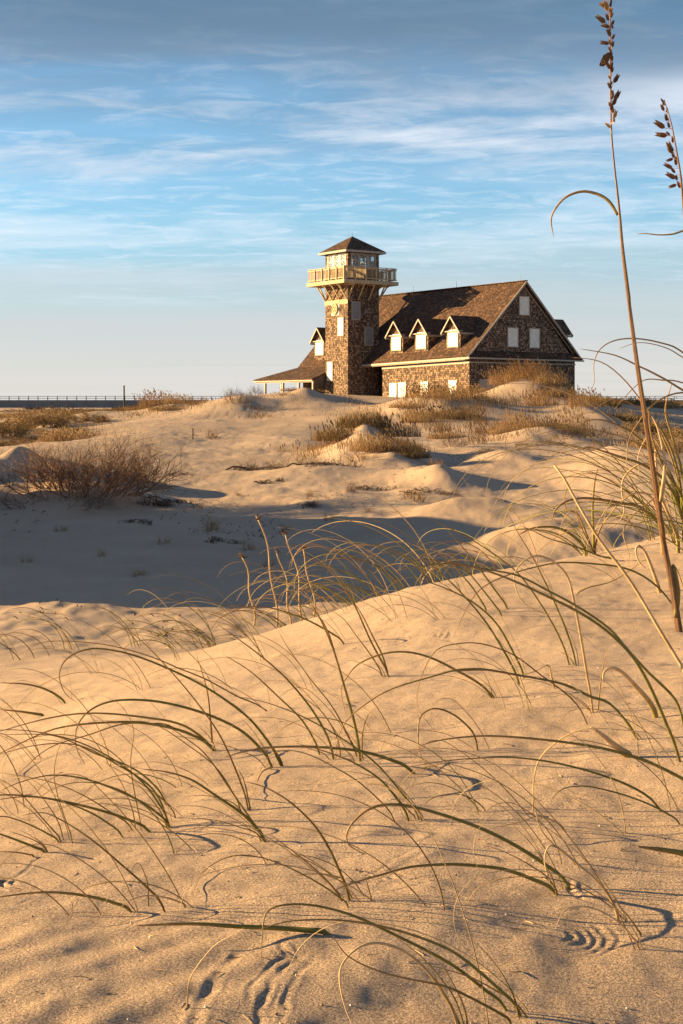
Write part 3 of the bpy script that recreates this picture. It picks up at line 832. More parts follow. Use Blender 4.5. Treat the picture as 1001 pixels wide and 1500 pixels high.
# the big bare shrub on its mound at the left
b = MB()
big = shrub(101, 92, 1.35, 1.75, 1.2, .016, 3, ((.22, .145, .10), (.32, .17, .08)), spread=1.15, curl=.62, lowr=.36, leaf=0)
o = big.build('bare_shrub', M['twig'], None, uv=False, loc=on_ground(122, 30.8, -.05))
tag(o, 'large tangled bare brown shrub on the left sand mound, the biggest bush in the dunes', 'shrub')
low = shrub(102, 26, .75, 1.9, .9, .012, 3, (GREYW, GREYW), spread=1.8, curl=.5, lowr=.3)
o = low.build('bare_shrub', M['twig'], None, uv=False, loc=on_ground(75, 29.6, -.02))
tag(o, 'low pale bare shrub spreading over the lit sand at the foot of the biggest bush', 'shrub')

# woody runners and half buried branches
def branch(px, Y, L, ang, seed, label, r=.022, col=DARKB):
    q = random.Random(seed); m = MB(); p0 = on_ground(px, Y)
    def run(p, a, L, r, lev):
        path = []; n = 9
        for k in range(n + 1):
            z = gz_(p.x, p.y) + r * 1.1 + .05 * math.sin(k * 1.3 + seed) * (1 if lev else .8) + (.02 if k else -.03)
            path.append(Vector((p.x - p0.x, p.y - p0.y, z - p0.z)))
            a += q.gauss(0, .38); p = Vector((p.x + math.cos(a) * L / n, p.y + math.sin(a) * L / n * .9, 0))
            if lev and q.random() < .55: run(p.copy(), a + q.choice((-1, 1)) * q.uniform(.5, 1.1), L * .45, r * .6, lev - 1)
        m.tube(path, [r * (1 - .7 * k / n) for k in range(n + 1)], 5, cols=[mixc(col, GREYW, .3 * q.random())] * (n + 1))
    run(Vector((p0.x, p0.y, 0)), ang, L, r, 2)
    o = m.build('fallen_branch', M['twig'], None, uv=False, loc=p0); tag(o, label, 'branch')
branch(205, 32.2, 1.1, -.5, 3, 'dark forked branch lying on shaded sand to the right below the biggest bush')
branch(228, 31.6, .8, -.9, 4, 'short dark root trailing down the shaded sand beside the biggest bush')
branch(250, 39.5, .8, .2, 5, 'small twisted stick on the sand above the shaded hollow, right of the biggest bush', .016, GREYW)
branch(330, 41.5, 2.0, -.25, 6, 'long dark bent branch reaching right from the sunlit sand into the low brush', .03)
branch(420, 40.2, 1.6, -.3, 7, 'dark woody branch under the low brush in the middle of the hollow edge', .026)
branch(372, 36.5, .7, .2, 8, 'dark stick lying flat in front of the low brush at the hollow edge', .02)
branch(585, 34.0, 1.3, -.35, 9, 'broken dark branch on shaded sand in front of the orange grass mound', .02)
branch(520, 35.0, .8, .2, 10, 'short dark branch at the foot of the central grass mound', .018)
branch(938, 47, 1.0, .5, 12, 'dark bare twig sticking out of the shaded slope at the right', .02)

P = plant
# low brush in the middle
P('bare_shrub', 's_low', 375, 41.5, .75, .9, 'dark low brush at the left end of the tangle above the shaded hollow', 'shrub')
P('bare_shrub', 's_low', 420, 41.0, .85, 1.0, 'low tangled brush in the middle of the line above the shaded hollow', 'shrub', rz=1.2)
P('bare_shrub', 's_bare', 455, 40.8, .60, .62, 'brush with upright twigs between the low tangle and the orange grass mound', 'shrub')
P('bare_shrub', 's_low', 500, 40.5, .75, 1.1, 'dense low brush in front of the orange grass mound', 'shrub', rz=2.0)
P('bare_shrub', 's_bare', 530, 43.5, .55, .45, 'brown brush growing up the front of the central mound', 'shrub', rz=.7)
P('grass_clump', 'g_brown', 575, 44.5, .62, .62, 'orange tipped grass cap on the small mound in the centre', 'grass clump', rz=.2)
P('grass_clump', 'g_olive', 600, 44.0, .50, .52, 'dark green grass on the right shoulder of the small central mound', 'grass clump')
P('grass_clump', 'g_gold', 545, 44.5, .50, .55, 'bright straw grass on the left side of the small central mound', 'grass clump')
P('grass_clump', 'g_olive', 500, 48.5, .75, .85, 'olive grass on the left face of the big central mound', 'grass clump')
P('grass_clump', 'g_olive', 532, 49.5, .85, 1.0, 'tall dark green grass on top of the big central mound', 'grass clump', rz=2)
P('grass_clump', 'g_brown', 567, 49.0, .80, .85, 'brown grass on the right shoulder of the big central mound', 'grass clump')
P('grass_clump', 'g_sparse', 465, 47.5, .9, .8, 'thin sunlit grass at the left edge of the big central mound', 'grass clump')
P('bare_shrub', 's_bare', 585, 47.0, .55, .55, 'twiggy shrub on the shaded right foot of the big central mound', 'shrub')
# behind, in front of the station wall
for i, (px, Y, k, sx, sz, lb) in enumerate([
 (600, 78, 'g_brown', .8, .5, 'brown grass at the left end of the stand below the lit station wall'),
 (632, 80, 'g_tall', 1.0, .55, 'tall brown grass left of centre in the stand below the lit station wall'),
 (662, 79, 'g_tall', 1.0, .62, 'tall brown grass in the centre of the stand below the lit station wall'),
 (690, 82, 'g_tall', .9, .6, 'tall grass at the right end of the stand below the corner of the station'),
 (645, 74, 'g_brown', 1.2, .7, 'dark brown grass on the shaded front slope below the lit station wall'),
 (675, 73, 'g_olive', .9, .7, 'dark patch of grass in shade below the station corner'),
 (612, 72, 'g_gold', .6, .6, 'straw grass edging the bright sand ridge below the lit station wall'),
 (740, 92, 'g_tall', .9, .8, 'golden grass at the left end of the dune against the dark gable wall'),
 (765, 93.5, 'g_tall', .9, 1.05, 'tallest golden grass on top of the dune against the dark gable wall'),
 (788, 93, 'g_tall', .9, 1.0, 'golden grass on the crest right of centre against the dark gable wall'),
 (806, 91, 'g_gold', .9, 1.15, 'thick golden brown grass on the right end of the dune before the gable wall'),
 (815, 88, 'g_brown', .9, 1.0, 'dark shaded grass falling down the right side of the dune before the gable wall'),
 (795, 83, 'g_tall', .9, .8, 'sparse stems on the shaded slope below the dune before the gable wall'),
 (758, 62, 'g_tall', .55, .75, 'orange grass at the left end of the right hand mound'),
 (742, 60, 'g_gold', .55, .55, 'short golden grass running down to the left of the right hand mound'),
 (785, 61, 'g_gold', .75, .7, 'golden grass on the top of the right hand mound'),
 (818, 60, 'g_olive', .8, .65, 'olive grass behind the twiggy brush of the right hand mound'),
 (842, 61, 'g_tall', .7, .8, 'tall thin stems at the right end of the right hand mound'),
 (725, 57, 'g_sparse', .8, .7, 'sparse straw grass on the lit left slope of the right hand mound'),
]): P('grass_clump', k, px, Y, sx, sz, lb, 'grass clump')
P('bare_shrub', 's_bare', 832, 55.5, .70, .60, 'pale twiggy brush at the right end of the right hand mound', 'shrub', dz=-.02)
P('bare_shrub', 's_low', 808, 54.5, .55, .7, 'low grey brush on the front of the right hand mound', 'shrub')
P('bare_shrub', 's_low', 770, 54, .45, .5, 'dark low twigs on the lit slope of the right hand mound', 'shrub')
P('bare_shrub', 's_bare', 668, 53.5, .62, .75, 'upright reddish twigs standing alone between the two grass mounds', 'shrub')
P('bare_shrub', 's_bare', 700, 55, .45, .6, 'small reddish shrub just left of the lit right hand mound', 'shrub')
for px, Y, k, s, lb in ((880, 62, 's_bare', .8, 'grey bare shrub on the shaded slope right of the right hand mound'), (915, 78, 'g_olive', 1.0, 'dark grass clump high on the shaded slope at the right'), (945, 70, 's_bush', .9, 'dark leafy bush high on the shaded slope at the right'),
 (860, 80, 'g_tall', .9, 'tall thin grass on the small ridge at the right foot of the station'), (1000, 64, 's_bush2', 1.0, 'orange bush at the right edge above the dark bushes'), (720, 47, 's_low', .5, 'low twigs on the small lit hump below the right hand mound'),
 (655, 62, 'g_brown', .6, 'brown grass in the shaded gap between the central and right hand mounds'), (900, 46, 'g_sparse', .9, 'thin straw grass on the lit hump left of the tall stalk'), (480, 62, 's_small', 1.4, 'small bush on the lit sand behind the big central mound'), (430, 52, 'g_sparse', .9, 'thin straw grass on lit sand left of the big central mound')):
    P('grass_clump' if k[0] == 'g' else 'bare_shrub', k, px, Y, s, s * .85, lb, 'grass clump' if k[0] == 'g' else 'shrub')
# small tufts on the shaded floor
for px, Y, s, lb in ((312, 26.5, 1.0, 'small pale bush on the shaded sand below the biggest bush'), (515, 34, .8, 'small golden tuft on shaded sand left of the broken branch'),
 (484, 28, .55, 'tiny dark tuft low on the shaded sand near the middle'), (615, 31.5, 1.0, 'golden bush on the shaded sand below the orange grass mound'),
 (598, 32.5, .7, 'small brown tuft beside the golden bush on the shaded sand'), (634, 42, .8, 'small dark tuft at the right foot of the central mound'),
 (312, 62, 1.6, 'small dark bush on the lit slope right of the wooden stake'), (640, 37, .8, 'dark tuft right of the central mound in the shaded hollow'), (687, 30, .6, 'small orange tuft on the edge of the lit strip at the right')):
    P('bare_shrub', 's_small', px, Y, s, s, lb, 'shrub')
for i, (px, Y) in enumerate(((150, 22), (240, 24), (365, 23), (420, 27), (90, 26), (290, 31), (205, 19.5), (455, 33), (540, 29), (395, 20.5), (350, 34), (40, 21))):
    P('tiny_tuft', 's_small', px, Y, rnd.uniform(.35, .7), rnd.uniform(.3, .6), 'tiny dark tuft of dead twigs on the shaded floor of the hollow', 'tuft', 'tiny tufts on the shaded hollow floor')
branch(300, 24.0, .5, .3, 21, 'thin crooked twig on the shaded hollow floor below the small pale bush', .010)
branch(180, 27.5, .7, -.2, 22, 'thin dark root lying on the shaded hollow floor left of the small pale bush', .012)
branch(440, 30.0, .6, .1, 23, 'thin dark twig on the shaded hollow floor left of the small golden tuft', .010)
# the ridge left of the station
for px, Y, k, sx, sz, lb in ((232, 95, 'g_tall', 1.0, .8, 'brown grass on the left end of the lit ridge below the bridge'), (262, 94, 'g_gold', .8, .75, 'straw grass on the lit ridge below the bridge, right of the brown clump'),
 (245, 88, 'g_brown', .8, .5, 'short brown grass just below the crest of the lit ridge'), (350, 86, 's_bare', .95, .9, 'spiky bare bush on the lit slope left of the station porch'),
 (372, 85, 's_low', .7, .8, 'low dark brush on the lit slope left of the station porch'), (345, 103, 's_bare', .8, .95, 'thin leafless shrub on the skyline left of the porch'),
 (377, 106, 's_bare', .7, .9, 'thin leafless shrub on the skyline at the corner of the porch'), (300, 100, 's_small', 1.2, 1.2, 'tiny shrub on the skyline well left of the porch'), (295, 92, 'g_sparse', 1.2, .7, 'sparse grass on the crest between the lit ridge and the porch'),
 (500, 98, 'g_sparse', 1.0, .6, 'short grass at the foot of the tower'), (430, 95, 'g_brown', .6, .3, 'low brown growth on the left of the dune in front of the porch'),
 (468, 94, 'g_brown', .5, .3, 'low brown growth on top of the dune in front of the porch'), (420, 91, 's_low', .5, .4, 'dark patch of brush low on the dune before the porch')):
    P('bare_shrub' if k[0] == 's' else 'grass_clump', k, px, Y, sx, sz, lb, 'shrub' if k[0] == 's' else 'grass clump')
# scrub land in front of the bridge: individuals, alike
q = random.Random(44)
for i in range(46):
    Y = q.choice((70, 78, 86, 95, 110, 130, 155, 190, 230)) * q.uniform(.95, 1.05)
    px = q.uniform(-30, 215)
    if Y < 90 and px > 120: px -= 100
    k = q.choice(('s_bush', 's_bush2', 'g_brown', 'g_gold', 's_bush2'))
    s = q.uniform(.8, 1.5) * (1.0 if Y < 100 else 1.6)
    P('scrub_bush', k, px, Y, s * (.75 if Y < 100 else 1), s * q.uniform(.26, .46), 'orange brown scrub clump among the dunes below the bridge at the left', 'scrub', 'scrub clumps below the bridge', dz=-.03)
P('scrub_bush', 's_bush', 2, 72, 1.3, 1.2, 'darkest scrub bush at the left edge above the biggest bush', 'scrub')
P('scrub_bush', 's_bush', 62, 82, 1.4, 1.15, 'large rounded dark scrub bush right of the darkest one at the left edge', 'scrub')
P('scrub_bush', 's_bush2', 120, 84, 1.4, .9, 'wide orange scrub bush over the pale hollow left of the lit ridge', 'scrub')
# right hand horizon and shaded slope
for i in range(26):
    Y = q.uniform(118, 190); px = q.uniform(862, 1060)
    P('scrub_bush', q.choice(('s_bush2', 'g_brown', 'g_gold')), px, Y, q.uniform(1.2, 2.0), q.uniform(.4, .75), 'low brown scrub clump along the horizon right of the station', 'scrub', 'scrub clumps on the right horizon')
for px, Y, k, s, lb in ((852, 100, 's_bush', .9, 'dark leafy bush at the right foot of the station gable'), (872, 97, 's_bush', .8, 'dark leafy bush a little right of the station gable'), (895, 99, 's_bush', .7, 'dark bush right of the pair beside the station'),
 (960, 52, 's_bush', .8, 'dark bush on the shaded slope behind the tall stalk'), (990, 50, 's_bush', .9, 'dark bush on the shaded slope at the right edge'), (985, 44, 's_bare', .7, 'pale bare twigs at the right edge below the dark bushes'),
 (930, 60, 's_low', .8, 'low dark brush on the shaded slope left of the tall stalk'), (905, 66, 'g_sparse', 1.2, 'thin grass on the shaded slope right of the station')):
    P('scrub_bush' if 'bush' in k else 'bare_shrub', k, px, Y, s, s * .85, lb, 'shrub')

# sparse low growth and litter, uncountable
def scatter_stuff():
    q = random.Random(91); m = MB(); P0 = on_ground(500, 40)
    zones = [(-10, 500, 24, 44, 160, DARKB), (430, 720, 30, 52, 300, DARKB), (200, 420, 50, 85, 260, BROWN), (380, 560, 80, 98, 320, DARKB), (640, 900, 45, 62, 260, BROWN), (560, 720, 60, 90, 260, BROWN), (0, 300, 13.5, 17, 30, DARKB), (840, 1010, 40, 100, 160, DARKB)]
    for (a, b_, y0, y1, n, c) in zones:
        cx = [(q.uniform(a, b_), q.uniform(y0, y1)) for _ in range(max(4, n // 14))]
        for i in range(n):
            k = cx[q.randrange(len(cx))]
            px = k[0] + q.gauss(0, 22); Y = max(y0, k[1] + q.gauss(0, .04 * k[1]))
            g = on_ground(px, Y); L = q.uniform(.03, .12) * (.6 if Y < 18 else 1); an = q.uniform(0, 6.28); up = q.uniform(0, .35)
            d = Vector((math.cos(an), math.sin(an), up)) * L
            m.tube([g - P0, g + d * .5 + Vector((0, 0, .02)) - P0, g + d - P0], [.008, .007, .003], 3, cols=[mixc(c, GREYW, .4 * q.random())] * 3)
    o = m.build('plant_litter', M['twig'], None, uv=False, loc=P0); tag(o, 'scattered dark twigs and plant litter strewn over the dune sand', 'litter', kind='stuff')
    m = MB(); q = random.Random(92); P0 = on_ground(640, 70)
    for (a, b_, y0, y1, n, h) in ((450, 620, 46, 54, 900, .35), (590, 720, 66, 86, 1500, .6), (700, 860, 56, 66, 1000, .45), (690, 850, 76, 97, 1100, .6), (200, 300, 86, 98, 500, .45), (330, 400, 80, 92, 260, .3), (400, 560, 88, 99, 420, .22), (0, 210, 66, 200, 1800, .5), (860, 1010, 52, 180, 900, .4), (480, 560, 60, 90, 200, .2)):
        cx = [(q.uniform(a, b_), q.uniform(y0, y1)) for _ in range(n // 22)]
        for i in range(n):
            k = cx[q.randrange(len(cx))]
            px = k[0] + q.gauss(0, 9); Y = k[1] + q.gauss(0, .012 * k[1])
            g = on_ground(px, Y) - P0; hh = h * q.uniform(.4, 1.1); w_ = .008 + Y * .00006
            dx = q.gauss(-.2, .3) * hh; dy = q.gauss(0, .25) * hh
            m.cur = mixc(STRAW if q.random() < .6 else GOLD, BROWN, q.random())
            m.add([(g.x - w_, g.y, g.z - .03), (g.x + w_, g.y, g.z - .03), (g.x + dx, g.y + dy, g.z + hh)], [(0, 1, 2)])
    o = m.build('sparse_dune_grass', M['dry'], None, uv=False, loc=P0); tag(o, 'thin scattered straw grass between the larger clumps on the dunes', 'grass', kind='stuff')
scatter_stuff()

# ------------------------------------------------------------------ foreground blades
def spline(pts, n):
    P_ = [Vector(p) for p in pts]
    if len(P_) == 2: P_ = [P_[0], (P_[0] + P_[1]) / 2, P_[1]]
    P_ = [P_[0] * 2 - P_[1]] + P_ + [P_[-1] * 2 - P_[-2]]
    seg = len(P_) - 3; out = []
    L = [max((P_[i+2] - P_[i+1]).length, 1e-6) for i in range(seg)]; T = sum(L)
    for i in range(seg):
        k = max(2, int(round(n * L[i] / T)))
        for j in range(k):
            t = j / k; a, b, c, d = P_[i:i+4]
            out.append(.5 * ((2*b) + (c - a)*t + (2*a - 5*b + 4*c - d)*t*t + (3*b - a - 3*c + d)*t**3))
    out.append(P_[-2]); return out

BG = (.185, .170, .034); BG2 = (.29, .235, .055); BT = (.40, .25, .095); BP = (.60, .43, .23); BBR = (.17, .085, .035)
def blade_cols(n, kind, q):
    """base to tip colour of one leaf"""
    if kind == 'g': a, b, t0 = mixc(BG, BG2, q.random()), mixc(BT, BBR, q.random() * .5), q.uniform(.45, .7)
    elif kind == 'y': a, b, t0 = mixc((.20, .20, .04), (.30, .27, .06), q.random()), (.52, .40, .14), q.uniform(.4, .7)
    elif kind == 'b': a, b, t0 = mixc(BG2, BBR, q.uniform(.4, .8)), BT, q.uniform(.3, .6)
    elif kind == 'p': a, b, t0 = mixc(BT, BP, .5), BP, .3
    else: a, b, t0 = BG2, BP, .25
    base = mixc(BBR, a, .5)
    out = []
    for i in range(n):
        t = i / max(1, n - 1)
        c = mixc(a, b, float(sstep(t0 - .25, t0 + .3, t)))
        if t < .05: c = mixc(base, c, t / .05)
        out.append(c)
    return out
def profile(n, wd, tip=.10):
    out = []
    for i in range(n):
        t = i / max(1, n - 1)
        out.append(wd * (.78 + .22 * min(1, t / .12)) * ((1 - t) ** .55 * (1 - tip) + tip))
    return out

def add_blade(parent, root, pts, wd, kind, q, n=34, flat=.9, name='blade'):
    path = spline(pts, n); m = MB(); k = len(path)
    m.tube([p - root for p in path], profile(k, wd / 2), 5, flat, cols=blade_cols(k, kind, q), side=(.2, .9, .35))
    return m.build(name, M['blade'], parent, smooth=True, uv=False)

REG = {'A': (0, 900, 400/1001.), 'B': (350, 900, 350/1001.), 'C': (650, 780, 351/1001.), 'D': (0, 1200, 400/1001.), 'E': (350, 1150, 350/1001.),
       'F': (650, 1150, 351/1001.), 'G': (780, 250, 221/625.), 'M': (650, 540, 351/1001.), 'N': (200, 700, 400/1001.), 'K': (780, 660, 221/1001.), 'J': (520, 760, 300/1001.), 'O': (0, 0, 1.0)}
BL = """A g 5 635,780 540,700 420,640 300,600 180,590 60,620 0,650
A g 4 632,778 560,660 490,585 380,510 250,455 90,425 -60,425
A g 4 625,775 560,640 430,550 290,480 130,480 -60,530
A g 6 570,795 440,740 300,700 160,672 0,662 -120,690
A g 4 465,815 340,730 200,680 60,670 -100,700
A b 3 232,832 150,740 70,650 0,605 -80,585
A g 4 228,835 150,790 70,755 0,740 -90,760
A g 6 175,872 90,838 0,805 -90,780
A b 4 130,885 60,872 -20,870
A g 7 980,830 900,740 800,670 700,605 600,575 525,568
A g 4 972,828 930,765 850,650 760,520 690,460 600,400
A g 6 805,500 700,440 600,410 480,395 330,400 200,420 80,470 -40,530
A g 5 796,498 680,410 550,380 350,362 180,380 -40,440
A b 3 650,405 560,400 450,402 330,440 180,490 60,590
O g 6 402,1124 381,1096 350,1068 300,1045 245,1030 200,1025 160,1028 130,1042 113,1065 112,1095 125,1120
O g 5 416,1122 385,1076 358,1046 304,1008 248,980 190,958 135,950 98,965 87,990 96,1016 112,1028
A b 3 1000,350 880,305 760,240 650,195 540,150 380,110 200,98 110,120 80,180
A b 4 915,716 880,610 810,450 720,320 610,190 500,80 390,0
A b 3 890,718 800,570 690,480 560,400 430,390
O b 4 311,1088 308,1050 305,1020 298,990 288,960
A g 4 620,697 560,620 480,560 350,510 200,445 0,440
A b 3 650,745 600,680 500,610 380,540
A b 3 500,790 430,740 300,660 170,610 0,580
A g 5 245,325 190,285 110,258 0,250
A g 6 165,370 90,358 0,348
A b 2.4 520,790 480,560 490,420 440,330 380,300
A b 2.2 270,840 200,600 240,430 300,380
A b 3 1000,560 960,580 930,650 928,668
D g 7 500,338 400,300 280,275 150,268 0,285 -60,300
D b 5 618,338 550,260 450,170 330,70 220,0 150,-25 70,-10
D p 4 695,320 620,290 540,280 470,300 430,342
D b 3 545,316 540,230 510,162 485,180 478,215
D b 2.4 1001,150 900,132 820,145 740,200 700,300
D p 3 685,690 700,580 780,470 850,425 900,395
B g 5 400,605 370,510 300,390 200,270 100,180 0,105 -90,40
B g 4 345,585 270,450 160,340 50,240 -60,170
B b 3 428,592 405,500 340,400 240,330
B g 6 510,615 490,480 450,330 400,160 360,60 330,0 290,-70
B b 3 516,600 520,490 550,410 600,372
B g 7 757,663 640,610 520,575 400,560 250,553 100,560 0,580 -60,600
B b 3 500,590 400,400 300,270 200,130 165,65
B b 5 190,635 100,500 0,395 -100,330
B g 4 627,258 600,170 560,90 515,0 460,-80
B b 3 605,258 560,180 500,100 440,20 380,-20
O g 5 725,1022 700,1000 665,980 630,963 595,955 560,958 525,973 507,994 500,1012 507,1047
O g 5 938,1082 895,1032 867,1021 825,1002 765,990 713,981 690,980 665,982 630,992 577,1008 539,1029 507,1057 495,1085 493,1110
O b 4 701,1099 692,1072 665,1047 640,1038 623,1043 614,1057 614,1096 626,1127 643,1138
O b 3 864,1060 836,1022 790,987 752,959 706,943 670,943 640,952 622,980 612,1012 614,1040 640,1075
B g 4 768,857 700,770 600,650 520,580 400,500 250,420 100,365 -40,340
B g 5 720,862 660,770 590,690 480,620 350,570 240,540
B b 3 748,858 690,800 640,740 600,715 540,710
B b 3 668,872 600,790 500,700 400,640 300,590 200,570 110,610 60,760
O g 4 367,1186 358,1145 350,1128
E b 6 470,482 430,380 370,250 300,150 200,60 100,5 20,-15
E b 4 440,484 350,380 230,280 120,200
E g 4 472,510 380,440 260,370 120,310 0,295
E b 4 555,475 540,420 530,385
E p 4 455,400 400,382 330,372 250,378 170,410
O g 8 825,1308 783,1289 738,1273 685,1267 650,1266 600,1270 560,1281 525,1291 483,1306
O g 8 841,1300 808,1273 766,1245 713,1217 650,1194 595,1180 555,1180 528,1194 510,1216 511,1237 536,1252
O p 7 676,1505 651,1458 623,1419 588,1391 550,1381 521,1391 500,1416 499,1447 508,1482 518,1505
O b 6 752,1502 737,1487 685,1459 650,1444 600,1434 560,1424 530,1412 505,1396 488,1371
O g 12 492,1366 420,1360 350,1357 280,1353 195,1356
O g 7 769,1487 738,1455 685,1409 650,1387 597,1367 540,1353 480,1347 420,1350 380,1362
O g 7 752,1480 713,1452 678,1424 640,1400 580,1370 520,1342 465,1327 420,1325 392,1335 385,1362 383,1410
F g 4 1001,160 880,90 750,40 620,8 560,5 500,15 455,55 448,98
F p 7 735,570 700,480 640,400 560,330 470,258 435,262 422,320 442,410
F b 4 830,632 780,560 735,505 690,440
F p 4 827,685 740,580 640,520 550,507 500,530 465,602
F p 4 515,192 460,150 390,130 320,155 180,185
F p 3.5 560,330 470,258 410,190 385,110 375,0 390,-90
F g 14 1060,300 1001,285 900,268 810,257
F b 6 70,1010 30,920 0,870 -40,790
C g 7 995,955 930,800 870,660 790,520 680,410 560,330 440,270 300,205 150,150 0,120 -120,110
C g 6 1010,815 965,695 860,590 760,480 690,400 560,310 430,240 310,180 180,155 0,130 -200,160
C p 5 627,750 600,600 570,420 545,290 520,190 470,130 400,98 340,115 300,165 300,230 340,300 430,340 500,335
C g 4 557,556 520,430 480,330 420,200 370,100 310,0 270,-80
C g 4 530,552 480,430 400,290 300,160 150,50 60,0 -60,-60
C g 5 342,607 290,500 220,380 120,290 0,230 -120,190
C g 5 322,632 260,510 180,380 90,270 0,180 -90,110
C g 4 272,318 200,220 120,110 60,40 0,-30
C g 3.5 247,346 180,260 90,150 0,60
C g 4 182,327 120,230 60,160 0,90
C g 4 965,297 860,200 760,150 640,132 500,125 380,145 250,185 150,240 90,330 50,422
C p 8 905,252 870,150 840,80 815,57 803,75 815,120 845,150
C g 5 822,862 700,720 620,690 500,635 330,600 180,575 0,582
C b 4 217,692 120,610 0,550
C x 12 890,772 860,710 800,640 740,580 700,565 670,585 665,620
C x 17 780,937 720,895 660,845 615,812
C g 7 1050,1050 1001,1030 860,960 680,905 500,875 300,855 150,850 0,865 -100,890
C g 5 930,1160 800,1070 650,1010 480,965 300,940 150,942 0,955 -150,980
C b 3 645,742 655,640 670,540 690,470
C p 4 463,652 450,600 435,555 380,580 300,605
C p 3.5 375,1160 375,1050 400,950 480,870 600,820 800,830 940,850
C b 3 545,263 600,232 700,205 790,150 860,100
K x 8 960,560 900,420 845,270 820,80 815,-60
K b 4 860,545 845,200 820,300 700,400 620,490 605,570 640,680 635,770
K g 8 862,540 800,440 700,370 600,350 450,325 330,315 220,340 150,400 130,470
K g 5 858,530 780,400 650,290 550,220 450,165 360,130
K p 5 850,540 830,300 800,130 740,85 650,130 600,200 595,290 610,400 560,490 460,530
K p 5 855,535 820,380 780,300 710,278 640,300 580,350 500,380 440,480 390,590
K g 7 345,645 260,560 150,510 0,515 -90,560
K g 4 585,745 450,700 350,660 200,610 100,580 0,530 -80,500
K g 6 410,652 405,520 400,380 415,200 440,100
K b 4 415,655 450,520 520,420 590,330 700,240
K b 3 400,655 330,520 290,400 300,330
K b 4 395,650 300,420 230,400 215,300 250,220 320,160
O g 6 1001,775 995,700 975,640 940,600 900,585 870,600
O g 7 1010,790 985,700 955,660 920,630 880,615 850,618
O g 8 1008,790 985,720 950,685 905,668 862,655 850,660
O b 5 1012,792 990,690 960,620 918,560 880,530 840,524
O b 4 1030,560 1001,517 971,503 932,496 900,499 879,512 870,533 871,558 866,571
O g 6 1050,610 1001,572 960,548 935,536 900,520 850,511
O b 4 1045,560 1001,524 971,508 935,502 905,512
O b 4 1040,590 1001,561 971,557 943,557 918,579 900,600
O g 5 1040,600 1001,575 960,590 935,620 920,650 918,700
O g 7 1010,795 1000,730 975,690 955,640 950,600
O g 7 1012,790 1001,700 985,640 975,600 985,560
O x 6 1005,780 985,710 970,660 955,640 945,645 935,670 938,700
N g 4 770,607 700,560 600,510 480,475 380,478 300,520
N b 4 755,742 700,560 640,480 580,470
N b 4 930,728 860,600 790,450 700,330 600,280
"""
PEN = []
TUFTS = []   # dict(base=Vector, px, py, blades=[...])
def parse_blades():
    q = random.Random(5)
    for ln in BL.strip().splitlines():
        s = ln.split(); ox, oy, sc = REG[s[0]]
        pts = [tuple(float(a) for a in t.split(',')) for t in s[3:]]
        pts = [(ox + x * sc, oy + y * sc) for x, y in pts]
        # long blades keep going a little past a curled tip
        bx_, by_ = pts[0]
        if s[0] == 'K' or (s[0] == 'O' and by_ < 800):
            # the stand on the far brow of the dune
            Yb = 6.3 if bx_ < 900 else 5.6
            if by_ < 700: Yb = 5.0
        else:
            h = ground_hit(bx_, by_, 1.0, 12); Yb = h.y if h else 5.0
        PEN.append((pts, Yb, s[1].lower(), float(s[2]), q.random() if s[1].islower() else 2))
parse_blades()

def lift(px, py, Y, margin=.002):
    """point on the sight line at depth Y, pulled nearer when it would be under the sand"""
    for _ in range(60):
        p = at(px, py, Y)
        if p.z > gz_(p.x, p.y) + margin: return p, Y
        Y *= .985
    return p, Y

def trace(pts, Yb, rv, q):
    out = []; x0 = pts[0][0]; Y = Yb
    slope = -.10 - rv * .42
    base = on_ground(pts[0][0], Yb)
    # foot of the blade goes into the sand
    dense = spline([(x, y, 0) for x, y in pts], 16)
    L = 0; prev = dense[0]; yy = Yb
    out.append(base + Vector((0, 0, -.012)))
    for k, p in enumerate(dense[1:]):
        L += (p - prev).length / F * Yb; prev = p
        Y = Yb * 1.0 + slope * L
        v, Y2 = lift(p.x, p.y, Y)
        out.append(v)
    # smooth the depth so pulled points do not kink
    for _ in range(3):
        ys = [v.y for v in out]
        for i in range(1, len(out) - 1):
            ny = (ys[i-1] + ys[i] * 2 + ys[i+1]) / 4
            s = ny / out[i].y; out[i] = out[i] * s
    return out, base

# group by foot
q = random.Random(17)
groups = []
for pts, Yb, kind, wd, rv in PEN:
    # put the foot on the real surface
    if pts[0][1] < 700:            # foot lies beyond the right edge, lower down
        fx = pts[0][0] + 12; gY = Yb
        foot = on_ground(fx + 10, gY); fpy = HZ - foot.z / gY * F
        pts = [(fx + 10, fpy), (fx + 8, fpy - (fpy - pts[0][1]) * .45)] + pts
    elif Yb in (6.3, 5.6):
        foot = on_ground(pts[0][0], Yb); fpy = HZ - foot.z / Yb * F
        if fpy > pts[0][1] + 4: pts = [(pts[0][0] + 2, fpy)] + pts
        else: pts = [(pts[0][0], fpy)] + pts[1:]
    base = on_ground(pts[0][0], Yb)
    for g in groups:
        if (g['b'] - base).length < .014 * Yb * 1.0: g['m'].append((pts, Yb, kind, wd, rv)); break
    else: groups.append({'b': base, 'px': pts[0][0], 'py': pts[0][1], 'm': [(pts, Yb, kind, wd, rv)]})

